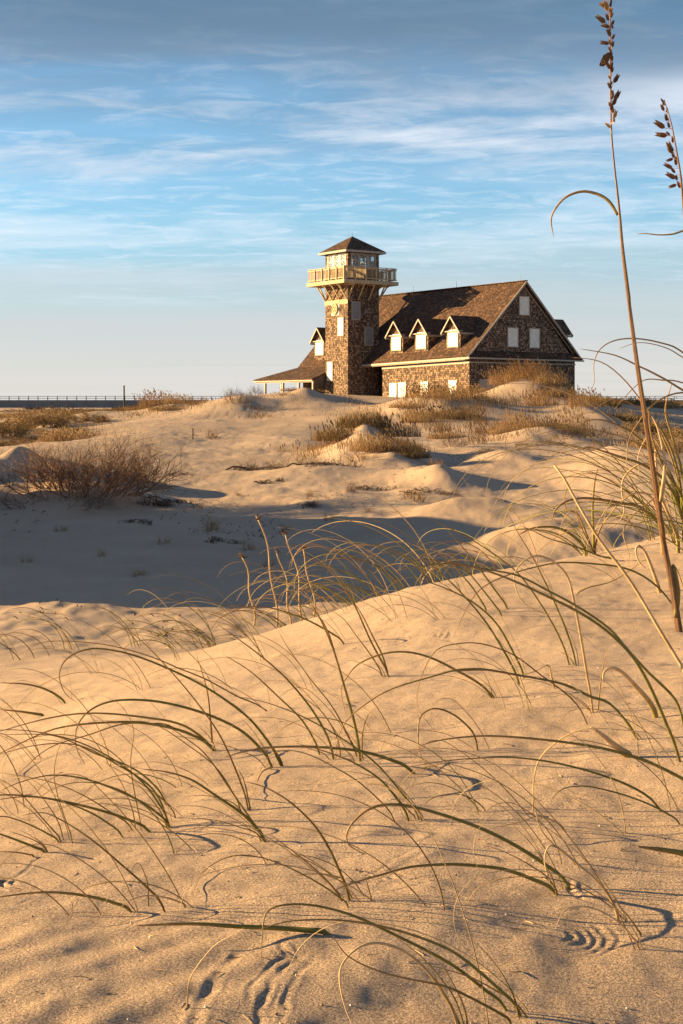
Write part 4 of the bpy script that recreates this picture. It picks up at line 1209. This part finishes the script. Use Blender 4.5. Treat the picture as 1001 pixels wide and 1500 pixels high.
NUM = ['', 'one', 'two', 'three', 'four', 'five', 'six', 'seven', 'eight', 'nine', 'ten', 'eleven', 'twelve', 'thirteen', 'fourteen', 'fifteen']
def kindword(ks):
    if all(k == 'p' for k in ks): return 'pale straw coloured'
    if all(k in 'bp' for k in ks): return 'brown'
    if all(k == 'x' for k in ks): return 'yellow green'
    return 'green'
made = []
for g in groups:
    root = empty('sea_oat_tuft', g['b'])
    shape = ''
    for pts, Yb, kind, wd, rv in g['m']:
        path, base = trace(pts, Yb, rv, q)
        add_blade(root, g['b'], path, wd * Yb / F * (.82 if wd < 10 else .80), kind, q)
    # a few short side blades and dead tips, as every tuft has
    if g['b'].y < 5 and len(g['m']) > 1:
        for _ in range(q.randint(1, 2)):
            L = q.uniform(.05, .14); a = q.uniform(1.7, 2.7); p = g['b'] + Vector((q.uniform(-.01, .01), q.uniform(-.01, .01), 0)); pp = [p + Vector((0, 0, -.01))]; cur = a
            for k in range(5):
                p = p + Vector((math.cos(cur), q.uniform(-.2, .2), math.sin(cur))) * L / 5; cur += .12; pp.append(p)
            add_blade(root, g['b'], pp, .0022, 'b', q, 12)
    made.append((root, g))
# labels: by the row of the dune the tuft stands in, counted from the left
rows = [(1440, 1600, 'in the bottom row'), (1345, 1440, 'in the second row up'), (1270, 1345, 'in the third row up'), (1180, 1270, 'in the fourth row up'),
        (1120, 1180, 'in the fifth row up'), (1060, 1120, 'in the sixth row up'), (990, 1060, 'in the seventh row up'), (905, 990, 'under the brow'), (0, 905, 'on the brow')]
ORD = ['leftmost', 'second from left', 'third from left', 'fourth from left', 'fifth from left', 'sixth from left', 'seventh from left', 'eighth from left', 'ninth from left', 'tenth from left', 'eleventh from left', 'twelfth from left']
for lo, hi, ph in rows:
    rr = sorted([m for m in made if lo <= m[1]['py'] < hi], key=lambda m: m[1]['px'])
    for i, (root, g) in enumerate(rr):
        n = len(g['m']); kw = kindword([b[2] for b in g['m']])
        first = 'single %s blade' % kw if n == 1 else '%s arching %s blades' % (NUM[min(n, 15)], kw)
        tag(root, '%s, %s %s of near dune' % (first, ORD[min(i, 11)], ph), 'sea oats', 'sea oat tufts on the near dune')

# free growing tufts behind the brow and on the hollow floor
def free_tuft(px, Y, n, L, wd, label, seed, cat='sea oats', lean=1.0, curl=1.0, kinds='ggbp', group='sea oat tufts behind the brow', spread=.05):
    q = random.Random(seed); b = on_ground(px, Y); root = empty('sea_oat_tuft', b)
    for i in range(int(n * 1.35)):
        a = math.pi * q.uniform(.48, .74) ; Ln = L * q.uniform(.55, 1.2); p = b + Vector((q.gauss(0, spread), q.gauss(0, spread), 0)); p.z = gz_(p.x, p.y) - .01
        pp = [p.copy()]; K = 16; k0 = q.uniform(.7, 1.5) * lean; kc = q.uniform(.0, 1.0) * curl; dy = q.gauss(0, .3); hd = a
        for k in range(K):
            t = k / K
            hd += (k0 + kc * 9 * max(0, t - .55)) * 1.5 / K
            p = p + Vector((math.cos(hd), dy, math.sin(hd))) * Ln / K
            g = gz_(p.x, p.y)
            if p.z < g + .004: p.z = g + .004
            pp.append(p.copy())
        add_blade(root, b, pp, wd * q.uniform(.7, 1.2), q.choice(kinds), q, 22)
    tag(root, label, cat, group); return root
FT = [(372, 11.8, 9, .62, 'dense upright green tuft behind the brow at the left'), (300, 11.5, 7, .60, 'loose tuft left of the dense one behind the brow'),
      (262, 10.6, 5, .62, 'small tuft near the foot of the brow at the left'), (205, 11.0, 4, .6, 'thin tuft on the lit flat sand at far left of the brow'), (330, 9.2, 5, .6, 'leaning tuft just behind the left brow'),
      (35, 9.0, 4, .6, 'thin tuft on the flat sand at the left edge'), (100, 10.0, 5, .6, 'thin tuft on the flat sand near the left edge'),
      (432, 8.4, 8, .70, 'bushy tuft behind the brow under the tall dead stems'), (470, 7.6, 9, .72, 'bushy tuft behind the brow right of the tall dead stems'), (515, 6.9, 10, .70, 'thick arching tuft on the brow below the central mound'),
      (560, 6.6, 10, .72, 'thick yellow green tuft on the brow in the centre'), (600, 6.3, 9, .66, 'arching tuft right of the thick yellow green one on the brow'), (640, 6.4, 9, .66, 'curling tuft on the brow right of centre'),
      (680, 6.6, 8, .60, 'curling tuft behind the brow below the right hand mound'), (735, 7.0, 8, .6, 'leaning tuft behind the brow left of the bent dead stalk'), (780, 7.2, 7, .58, 'tuft behind the brow close to the bent dead stalk'),
      (865, 6.9, 8, .55, 'tuft on the brow right of the bent dead stalk'), (965, 6.6, 9, .75, 'tall tuft behind the base of the tall stalk'), (1003, 6.1, 14, .95, 'tall thick tuft at the right edge behind the tall stalk'), (1045, 5.4, 8, 1.0, 'tall tuft at the right edge in front of the second stalk'),
      (530, 9.0, 6, .75, 'looser tuft in the hollow behind the central brow'), (575, 8.6, 6, .78, 'looser tall tuft in the hollow behind the brow right of centre')]
for i, (px, Y, n, L, lb) in enumerate(FT):
    if 420 < px < 790: L *= .80; n = int(n * .85)
    free_tuft(px, Y, n, L * 1.12, .0056 if Y < 8 else .007, lb, 200 + i, kinds='ggbpy' if Y > 8 else 'gyyxpb')

NT = [(150, 985, 4, .40), (262, 968, 3, .42), (215, 1010, 4, .36), (330, 1012, 3, .40), (60, 1110, 4, .34), (165, 1128, 3, .30), (455, 1010, 3, .36), (560, 1075, 3, .30), (395, 965, 4, .40), (585, 905, 4, .42),
      (655, 905, 3, .36), (675, 870, 4, .40), (820, 890, 3, .34), (905, 850, 3, .36), (780, 1040, 3, .28), (250, 1250, 2, .22), (150, 1340, 2, .20), (610, 1330, 2, .22), (940, 1225, 2, .24), (720, 1190, 3, .24), (300, 1150, 3, .28), (30, 1190, 4, .30), (455, 905, 4, .42), (520, 890, 4, .42)]
NTL = ['in the upper left of', 'left of the middle of', 'in the centre of', 'right of the middle of', 'at the right of']
for i, (px, py, n, L) in enumerate(NT):
    h = ground_hit(px, py, 1.0, 12)
    if not h: continue
    band = 'top' if py < 930 else 'upper' if py < 1030 else 'middle' if py < 1160 else 'lower'
    free_tuft(px, h.y, n, L * 1.15, .0021, 'fine wispy hair thin tuft among stouter blades on the %s part of near dune' % band, 500 + i, kinds='gbbp', group='wispy tufts on the %s part of the near dune' % band, spread=.02)

def debris():
    q = random.Random(61); m = MB(); P0 = on_ground(500, 2.2)
    for i in range(420):
        Y = math.exp(q.uniform(math.log(1.35), math.log(5.2))); px = q.uniform(-20, 1020); g = on_ground(px, Y) - P0
        if q.random() < .6:
            a = q.uniform(0, 6.28); L = q.uniform(.004, .022); r_ = q.uniform(.0003, .0008); d = Vector((math.cos(a), math.sin(a), q.uniform(-.05, .3))) * L
            m.tube([g + Vector((0, 0, .0008)), g + d * .5 + Vector((0, q.gauss(0, .001), .001)), g + d + Vector((0, 0, .0008))], [r_, r_ * .9, r_ * .4], 4, cols=[mixc(BP, BBR, q.random())] * 3)
        else:
            s_ = q.uniform(.0008, .0022); m.cur = q.choice(((.62, .56, .48), (.10, .07, .06), (.30, .20, .14)))
            c = g + Vector((0, 0, s_ * .4)); m.add([c + Vector((-s_, 0, 0)), c + Vector((0, -s_ * .8, 0)), c + Vector((s_, .2 * s_, 0)), c + Vector((0, s_ * .7, 0)), c + Vector((0, 0, s_ * .8)), c - Vector((0, 0, s_))], [(0, 1, 4), (1, 2, 4), (2, 3, 4), (3, 0, 4), (1, 0, 5), (2, 1, 5), (3, 2, 5), (0, 3, 5)])
    o = m.build('sand_debris', M['twig'], None, uv=False, loc=P0); tag(o, 'tiny bits of straw, shell and grit strewn over the near dune', 'debris', kind='stuff')
debris()

# fine dead tendrils, each rooted at a tuft foot
q = random.Random(77)
for root, g in made[::2]:
    if g['b'].y > 4.6: continue
    for _ in range(q.randint(1, 2)):
        p = g['b'] + Vector((q.gauss(0, .01), q.gauss(0, .01), -.005)); hd = q.uniform(1.6, 2.4); L = q.uniform(.15, .42); K = 20; pp = [p.copy()]; k0 = q.uniform(.03, .12); kc = q.uniform(.1, .45); dy = q.gauss(0, .3)
        for k in range(K):
            hd += k0 + (kc if k > K * .55 else 0)
            p = p + Vector((math.cos(hd), dy, math.sin(hd))) * L / K
            gg = gz_(p.x, p.y)
            if p.z < gg + .003: p.z = gg + .003
            pp.append(p.copy())
        add_blade(root, g['b'], pp, .0016, 'p' if q.random() < .5 else 'b', q, 22, name='tendril')

# dead flower stems standing in the hollow, out behind the brow
for i, (px, Y, h, lb) in enumerate([(405, 14.6, 1.15, 'tallest knobbly dead stem in the hollow behind the brow'), (443, 14.4, 1.0, 'dead stem with a bent top just right of the tallest one in the hollow'), (462, 14.2, .85, 'short dead stem in the hollow right of the bent one'), (372, 14.8, .75, 'short pale dead stem left of the tallest one in the hollow'), (425, 15.0, .8, 'thin dead stem between the two tallest ones in the hollow')]):
    q = random.Random(300 + i); b = on_ground(px, Y); m = MB(); path = []; x = 0
    for k in range(12):
        t = k / 11; path.append(Vector((-.16 * t * t * h + .018 * math.sin(k * .9 + i * 2), .02 * math.sin(k), -.03 + h * t)))
    m.tube(path, [.011 * (1 - .35 * k / 11) for k in range(12)], 6, cols=[mixc(BT, BP, .6)] * 12)
    o = m.build('dead_stem', M['blade'], None, smooth=True, uv=False, loc=b); tag(o, lb, 'dead stem', 'dead stems in the hollow')
    h_ = MB()
    for k in range(9):
        e = path[-1] + Vector((q.gauss(0, .018), q.gauss(0, .018), q.uniform(-.02, .03)))
        h_.tube([path[-1], e, e + Vector((q.gauss(0, .01), 0, .012))], [.004, .007, .002], 5, cols=[BBR] * 3)
    h_.build('seed_head', M['blade'], o, uv=False)

# ------------------------------------------------------------------ tall sea oat stalks
def spikelet(m, p, d, s, q, col):
    """flattened oat spikelet: overlapping pointed scales on both sides of a rachis"""
    d = d.normalized(); side = d.cross(Vector((0, 1, 0))).normalized()
    n = 5
    for k in range(n):
        c = p + d * s * .16 * k
        for sg in (-1, 1):
            tip = c + d * s * .60 + side * sg * s * (.26 - .03 * k)
            mid = c + d * s * .24 + side * sg * s * .19
            th = Vector((0, 1, 0)) * s * .09
            m.cur = mixc(col, BT, q.random() * .4)
            m.add([c - side * sg * s * .04, mid + th, tip, mid - th], [(0, 1, 2), (0, 2, 3)]); m.add([c, c + d * s * .05 + th, tip, c + d * s * .34], [(0, 1, 2), (0, 2, 3)])
            m.add([c + d * s * .1, mid + th * .5 + d * s * .12, tip, mid - d * s * .02], [(0, 1, 2), (0, 2, 3)])

def stalk(px_pts, Y, widths, label, heads, leaf=None, leafw=5, foot=None):
    pts = [at(x, y, Y) for x, y in px_pts]
    base = Vector((pts[0].x, pts[0].y, gz_(pts[0].x, pts[0].y))); pts[0] = base + Vector((0, 0, -.03))
    pts = [p + Vector((0, .03 * math.sin(i * .7), 0)) if i else p for i, p in enumerate(pts)]
    root = empty('sea_oat_stalk', base); tag(root, label, 'sea oats')
    sp = spline(pts, 60); n = len(sp)
    def w_at(t):
        for (a, wa), (b, wb) in zip(widths, widths[1:]):
            if t <= b: return wa + (wb - wa) * (t - a) / (b - a)
        return widths[-1][1]
    zs = [(p.z - sp[0].z) / (sp[-1].z - sp[0].z) for p in sp]
    rad = [w_at(t) * Y / F / 2 for t in zs]
    cols = [mixc((.13, .055, .02), (.20, .11, .07), t) for t in zs]
    m = MB(); m.tube([p - base for p in sp], rad, 8, cols=cols); m.build('stem', M['blade'], root, smooth=True, uv=False)
    # leaf sheaths clasping the stem
    q = random.Random(3)
    for (t0, t1, ww, c) in ((.0, .16, 1.2, BBR), (.14, .40, 1.15, (.20, .09, .03)), (.30, .55, 1.1, (.30, .17, .07)), (.48, .665, 1.1, (.22, .12, .05))):
        seg = [i for i, t in enumerate(zs) if t0 <= t <= t1]
        if len(seg) < 3: continue
        sm = MB(); k = len(seg)
        sm.tube([sp[i] - base + Vector((rad[i] * .28, -rad[i] * .5, 0)) for i in seg], [rad[i] * ww * (.55 if j in (0,) else (1 - .55 * (j / (k - 1)) ** 3)) * .8 for j, i in enumerate(seg)], 7, .8, cols=[mixc(c, BP, .25 * j / k) for j in range(k)])
        sm.build('leaf_sheath', M['blade'], root, smooth=True, uv=False)
    for (x, y, ang, s, c) in heads:
        m = MB(); p = at(x, y, Y + q.gauss(0, .004)); j = min(range(n), key=lambda i: abs(sp[i].z - (p.z - .006))); a = sp[j]
        d = Vector((math.cos(R(ang)), q.uniform(-.25, .25), math.sin(R(ang))))
        m.tube([a - base, (a + p) / 2 - base + Vector((0, 0, .002)), p - base], [.0009, .0007, .0006], 4, cols=[c] * 3)
        spikelet(m, p - base, d, s * Y / F, q, c); m.build('spikelet', M['blade'], root, uv=False)
    if leaf:
        for lf, lw, kd in leaf:
            lp = [at(x, y, Y + .01 * i) for i, (x, y) in enumerate(lf)]
            add_blade(root, base, lp, lw * Y / F, kd, q, 40, .35, 'leaf')
    return root, base
RED = (.20, .075, .035); DK = (.085, .035, .022); ORG = (.50, .26, .08); PAL = (.62, .42, .18)
heads1 = [(886, 1, 115, 15, ORG), (891, 12, 150, 13, ORG), (890, 17, 100, 15, ORG), (894, 23, 80, 10, ORG), (888, 34, 140, 16, DK), (892, 31, 110, 10, RED), (894, 40, 160, 12, DK), (895, 54, 120, 11, DK), (893, 64, 170, 12, DK), (890, 61, 200, 9, RED),
          (895, 102, 120, 12, RED), (897, 107, 95, 10, DK), (899, 122, 60, 14, DK), (896, 131, 120, 10, DK), (900, 147, 60, 15, DK), (898, 155, 70, 13, DK), (897, 164, 95, 12, RED), (899, 174, 70, 12, ORG), (900, 180, 95, 8, PAL), (895, 188, 130, 10, PAL), (897, 89, 100, 10, RED), (898, 142, 95, 9, RED), (897, 70, 80, 9, RED)]
_q = random.Random(8)
heads1 += [(896 + _q.uniform(-2.5, 2.5), y + _q.uniform(-2, 2), _q.choice((65, 80, 100, 115)), _q.uniform(6, 10), _q.choice((DK, RED, RED, ORG))) for y in range(4, 170, 8)]
stalk([(997, 938), (985, 850), (973, 780), (960, 692), (946, 611), (932, 533), (918, 437), (909, 367), (905.5, 310), (901, 250), (898, 195), (897.5, 130), (896.5, 60), (895, -10), (893, -60)], 4.0,
      [(0, 9), (.13, 8), (.3, 6.6), (.42, 5.8), (.55, 4.8), (.62, 3.8), (.68, 2.8), (.85, 2.1), (1.0, 1.1)],
      'tall reddish sea oat stalk on the right with a butterfly on its seed head', heads1,
      leaf=[([(905, 315), (893, 296), (877, 285), (853, 280.5), (829, 289), (813, 307), (807.5, 323), (811, 346)], 5.5, 'b'),
            ([(990, 905), (993, 870), (990, 845), (986, 828), (992, 835), (1001, 860), (1012, 900)], 9, 'b'),
            ([(968, 735), (974, 690), (972, 660), (963, 625), (955, 610)], 7, 'p')])
_q = random.Random(8)
heads2 = [(979 + (y - 170) * .17 + _q.uniform(-4, 1), y, _q.choice((95, 110, 130)), _q.uniform(7, 10), RED) for y in range(155, 285, 11)] + [(973, 163, 110, 10, RED), (975, 188, 150, 17, RED), (979, 199, 170, 16, RED), (985, 226, 110, 17, RED), (987, 232, 200, 10, RED), (986, 247, 150, 13, RED), (991, 262, 150, 15, RED), (992, 270, 200, 11, RED), (972, 150, 120, 6, RED), (977, 178, 100, 10, RED), (990, 240, 90, 10, RED)]
stalk([(1075, 860), (1052, 700), (1033, 560), (1016, 440), (1006, 350), (1000, 301), (994.5, 261), (988.5, 227), (981, 181), (973, 146)], 4.3,
      [(0, 10), (.3, 8), (.6, 5), (.8, 3.4), (1.0, 1.3)], 'shorter sea oat stalk with reddish seed head leaning in at the right edge', heads2,
      leaf=[([(1012, 335), (1001, 338), (985, 343), (965, 344), (945, 342), (932, 343)], 3.4, 'b')])
# the bleached straight stalk lying back at the lower right
pts = [(1024, 1022), (1001, 980), (966, 922), (924, 852), (878, 790), (845, 735), (826, 700), (812, 682)]
ps = []; Yb = 3.1
for i, (x, y) in enumerate(pts): ps.append(at(x, y, Yb + .02 * i))
b = Vector((ps[0].x, ps[0].y, gz_(ps[0].x, ps[0].y))); ps.insert(0, b + Vector((.02, 0, -.03)))
m = MB(); s_ = spline(ps, 30); m.tube([p - b for p in s_], [(3.0 - 1.2 * i / len(s_)) * Yb / F for i in range(len(s_))], 7, cols=[mixc(BP, BT, .35 + .3 * math.sin(i * .9)) for i in range(len(s_))])
o = m.build('bleached_stalk', M['blade'], None, smooth=True, uv=False, loc=b); tag(o, 'thick bleached dead stalk leaning left across the brow at the lower right', 'dead stem')

# butterfly resting with closed wings on the seed head
Y = 3.985
def bp(x, y, dy=0): return at(x, y, Y + dy)
bc = bp(888, 90); bt = empty('butterfly', bc); tag(bt, 'brown butterfly with closed wings and a ringed eyespot, clinging to the tall seed head', 'butterfly')
outline = [(895.5, 76), (890, 77), (884, 81), (881, 87), (878, 95), (879, 97), (884, 97.5), (887, 95.5), (891, 91), (894.5, 85), (896.5, 80)]
for sg, nm in ((-1, 'wing'), (1, 'wing')):
    wv = MB(); n = len(outline)
    cc = bp(887, 88, sg * .002) - bc
    ed = [bp(x, y, sg * (.0035 if x < 890 else .001)) - bc for x, y in outline]
    wv.v = [tuple(cc)] + [tuple(e) for e in ed]; wv.c = [(.11, .055, .028)] + [mixc((.075, .035, .02), (.24, .13, .06), (i % 2) * .7) for i in range(n)]
    wv.f = [(0, 1 + i, 1 + (i + 1) % n) for i in range(n)]
    k = len(wv.v); wv.v += [(a, b_ + sg * .0006, c_) for a, b_, c_ in wv.v[:k]]; wv.c += wv.c[:k]
    wv.f += [(f[0] + k, f[2] + k, f[1] + k) for f in wv.f[:n]]
    wo = wv.build(nm, M['wing'], bt, uv=False)
    e2 = MB(); c0 = bp(884.0, 91.0, sg * .0045) - bc
    for rr, col in ((2.9, (.45, .20, .08)), (1.7, (.10, .04, .02))):
        e2.cur = col; e2.tube([c0, c0 + Vector((0, sg * (.0006 + .0005 * (rr < 2)), 0))], rr * Y / F, 14)
    e2.build('eyespot', M['wing'], wo, uv=False)
m = MB(); m.tube([bp(895.5, 76) - bc, bp(894, 83) - bc, bp(892, 89) - bc], [.0012, .0018, .0008], 6, cols=[DK] * 3); m.build('body', M['wing'], bt, uv=False)
m = MB(); m.cur = DK
m.tube([bp(895, 77) - bc, bp(893, 72) - bc, bp(891.5, 69) - bc], .0002, 4); m.build('antenna', M['wing'], bt, uv=False)

# ------------------------------------------------------------------ sky, sun, camera
world = bpy.data.worlds.new('World'); scene.world = world; world.use_nodes = True
nt = world.node_tree; L = nt.links.new
bgn = nt.nodes['Background']
sky = N(nt, 'ShaderNodeTexSky'); sky.sky_type = 'NISHITA'; sky.sun_disc = False
sky.sun_elevation = R(SUN_EL)
# light travels along (cos a, -sin a): the sun stands at (-cos a, sin a)
sx, sy = -math.cos(R(SUN_AZ)), math.sin(R(SUN_AZ))
sky.sun_rotation = math.atan2(sx, sy) % (2 * math.pi)
sky.air_density = 1.0; sky.dust_density = .6; sky.ozone_density = 4.0
tc = N(nt, 'ShaderNodeTexCoord')
sp = N(nt, 'ShaderNodeSeparateXYZ'); L(tc.outputs['Generated'], sp.inputs[0])
def MA(op, a, b=None, c=None):
    n = nt.nodes.new('ShaderNodeMath'); n.operation = op
    for i, v in enumerate((a, b, c)):
        if v is None: continue
        if isinstance(v, (int, float)): n.inputs[i].default_value = v
        else: L(v, n.inputs[i])
    return n.outputs[0]
zc = MA('MAXIMUM', sp.outputs['Z'], 0.0)
den = MA('ADD', zc, .055)
cx_ = MA('DIVIDE', sp.outputs['X'], den); cy_ = MA('DIVIDE', sp.outputs['Y'], den)
cv = N(nt, 'ShaderNodeCombineXYZ'); L(cx_, cv.inputs[0]); L(cy_, cv.inputs[1])
def cloud_noise(scale, stretch, rot, det, rough, off=0.0, dist=0.0):
    mp = N(nt, 'ShaderNodeMapping'); mp.inputs['Scale'].default_value = stretch; mp.inputs['Rotation'].default_value = (0, 0, rot); mp.inputs['Location'].default_value = (off, off * .7, 0)
    L(cv.outputs[0], mp.inputs[0])
    n = N(nt, 'ShaderNodeTexNoise', Scale=scale, Detail=det, Roughness=rough, Distortion=dist); L(mp.outputs[0], n.inputs['Vector'])
    return n.outputs[0]
def mrange(v, a, b, c=0.0, d=1.0):
    n = nt.nodes.new('ShaderNodeMapRange'); n.interpolation_type = 'SMOOTHSTEP'; L(v, n.inputs[0])
    for i, x in zip((1, 2, 3, 4), (a, b, c, d)): n.inputs[i].default_value = x
    return n.outputs[0]
def mixrgb(f, a, b, bt='MIX'):
    n = nt.nodes.new('ShaderNodeMix'); n.data_type = 'RGBA'; n.blend_type = bt
    for i, v in ((0, f), (6, a), (7, b)):
        if isinstance(v, tuple): n.inputs[i].default_value = (*v, 1)
        elif isinstance(v, (int, float)): n.inputs[i].default_value = v
        else: L(v, n.inputs[i])
    return n.outputs[2]
SK = 1.0
elev = sp.outputs['Z']
n_band = cloud_noise(.55, (.35, 1.0, 1), .12, 4.0, .5, 1.3)
warp = MA('MULTIPLY_ADD', n_band, .12, -.06)
ew = MA('ADD', elev, warp)
streak = cloud_noise(1.0, (.75, 1.15, 1), .25, 8.0, .62, 3.0, .35)
fine = cloud_noise(5.0, (.9, 1.3, 1), .2, 7.0, .65, 7.0, .6)
low = cloud_noise(1.3, (.16, 1.0, 1), .03, 5.0, .55, 12.0)
clear = mixrgb(1.0, sky.outputs[0], (1.0, 1.06, 1.08), 'MULTIPLY')
# clear blue of the middle sky, pale towards the horizon: the Nishita sky itself
# low stratus veil
veil = mrange(ew, .030, .135, .96, .12)
veil = MA('MULTIPLY', veil, mrange(low, .25, .60, .82, 1.0))
CS = globals().get('CS', 1.0)
vc = mixrgb(mrange(elev, 0.0, .07), (3.85, 3.68, 3.5), (3.2, 3.38, 3.5))
c1 = mixrgb(veil, mixrgb(mrange(elev, .07, .13), clear, mixrgb(1.0, clear, (.98, 1.09, 1.06), 'MULTIPLY')), vc)
# white broken streaks through the middle
mids = MA('MULTIPLY', mrange(streak, .42, .68), mrange(ew, .05, .12))
mids = MA('MULTIPLY', mids, .58)
c2 = mixrgb(mids, c1, (4.1, 4.6, 5.1))
fs = MA('MULTIPLY', MA('MULTIPLY', mrange(fine, .45, .72), mrange(ew, .06, .11)), .42)
c3 = mixrgb(fs, c2, (4.3, 4.7, 5.2))
# thick grey blue deck above
deckf = mrange(MA('ADD', ew, MA('MULTIPLY_ADD', streak, .14, -.07)), .145, .275)
dk = mixrgb(mrange(fine, .3, .75), (.56, 1.12, 1.72), (.85, 1.48, 2.15))
dk = mixrgb(mrange(low, .35, .7), dk, (.68, 1.15, 1.75))
c4 = mixrgb(MA('MULTIPLY', deckf, .94), c3, dk)
# lit rim of the deck
rim = MA('MULTIPLY', mrange(MA('ABSOLUTE', MA('ADD', ew, -.192)), .0, .030, 1.0, 0.0), mrange(streak, .42, .66))
c5 = mixrgb(MA('MULTIPLY', rim, .7), c4, (4.9, 5.1, 5.6))
c6 = mixrgb(mrange(elev, .30, .42), c5, (.66, 1.0, 1.65))   # unseen overcast added above the frame to dim and tint the shade
L(c6, bgn.inputs['Color']); bgn.inputs['Strength'].default_value = .062

sd = bpy.data.lights.new('sun', 'SUN'); sd.energy = 5.0; sd.angle = R(.3); sd.color = (1.0, .705, .33)
so = bpy.data.objects.new('sun', sd); COL.objects.link(so)
dirv = Vector((-sx * math.cos(R(SUN_EL)), -sy * math.cos(R(SUN_EL)), -math.sin(R(SUN_EL))))
so.rotation_euler = dirv.to_track_quat('-Z', 'Y').to_euler(); so.location = (-20, 0, 30)

cd = bpy.data.cameras.new('camera'); cam = bpy.data.objects.new('camera', cd); COL.objects.link(cam)
cd.sensor_fit = 'VERTICAL'; cd.sensor_height = 36; cd.sensor_width = 24; cd.lens = F / 1500 * 36
cd.shift_y = -(750 - HZ) / 1500; cd.clip_start = .05; cd.clip_end = 9000
cam.location = (0, 0, 0); cam.rotation_euler = (R(90), 0, 0)
scene.camera = cam
vs = scene.view_settings; vs.view_transform = 'Standard'; vs.look = 'None'; vs.gamma = 1; vs.use_curve_mapping = False
vs.exposure = 1.72
scene.cycles.max_bounces = 6; scene.cycles.use_denoising = True
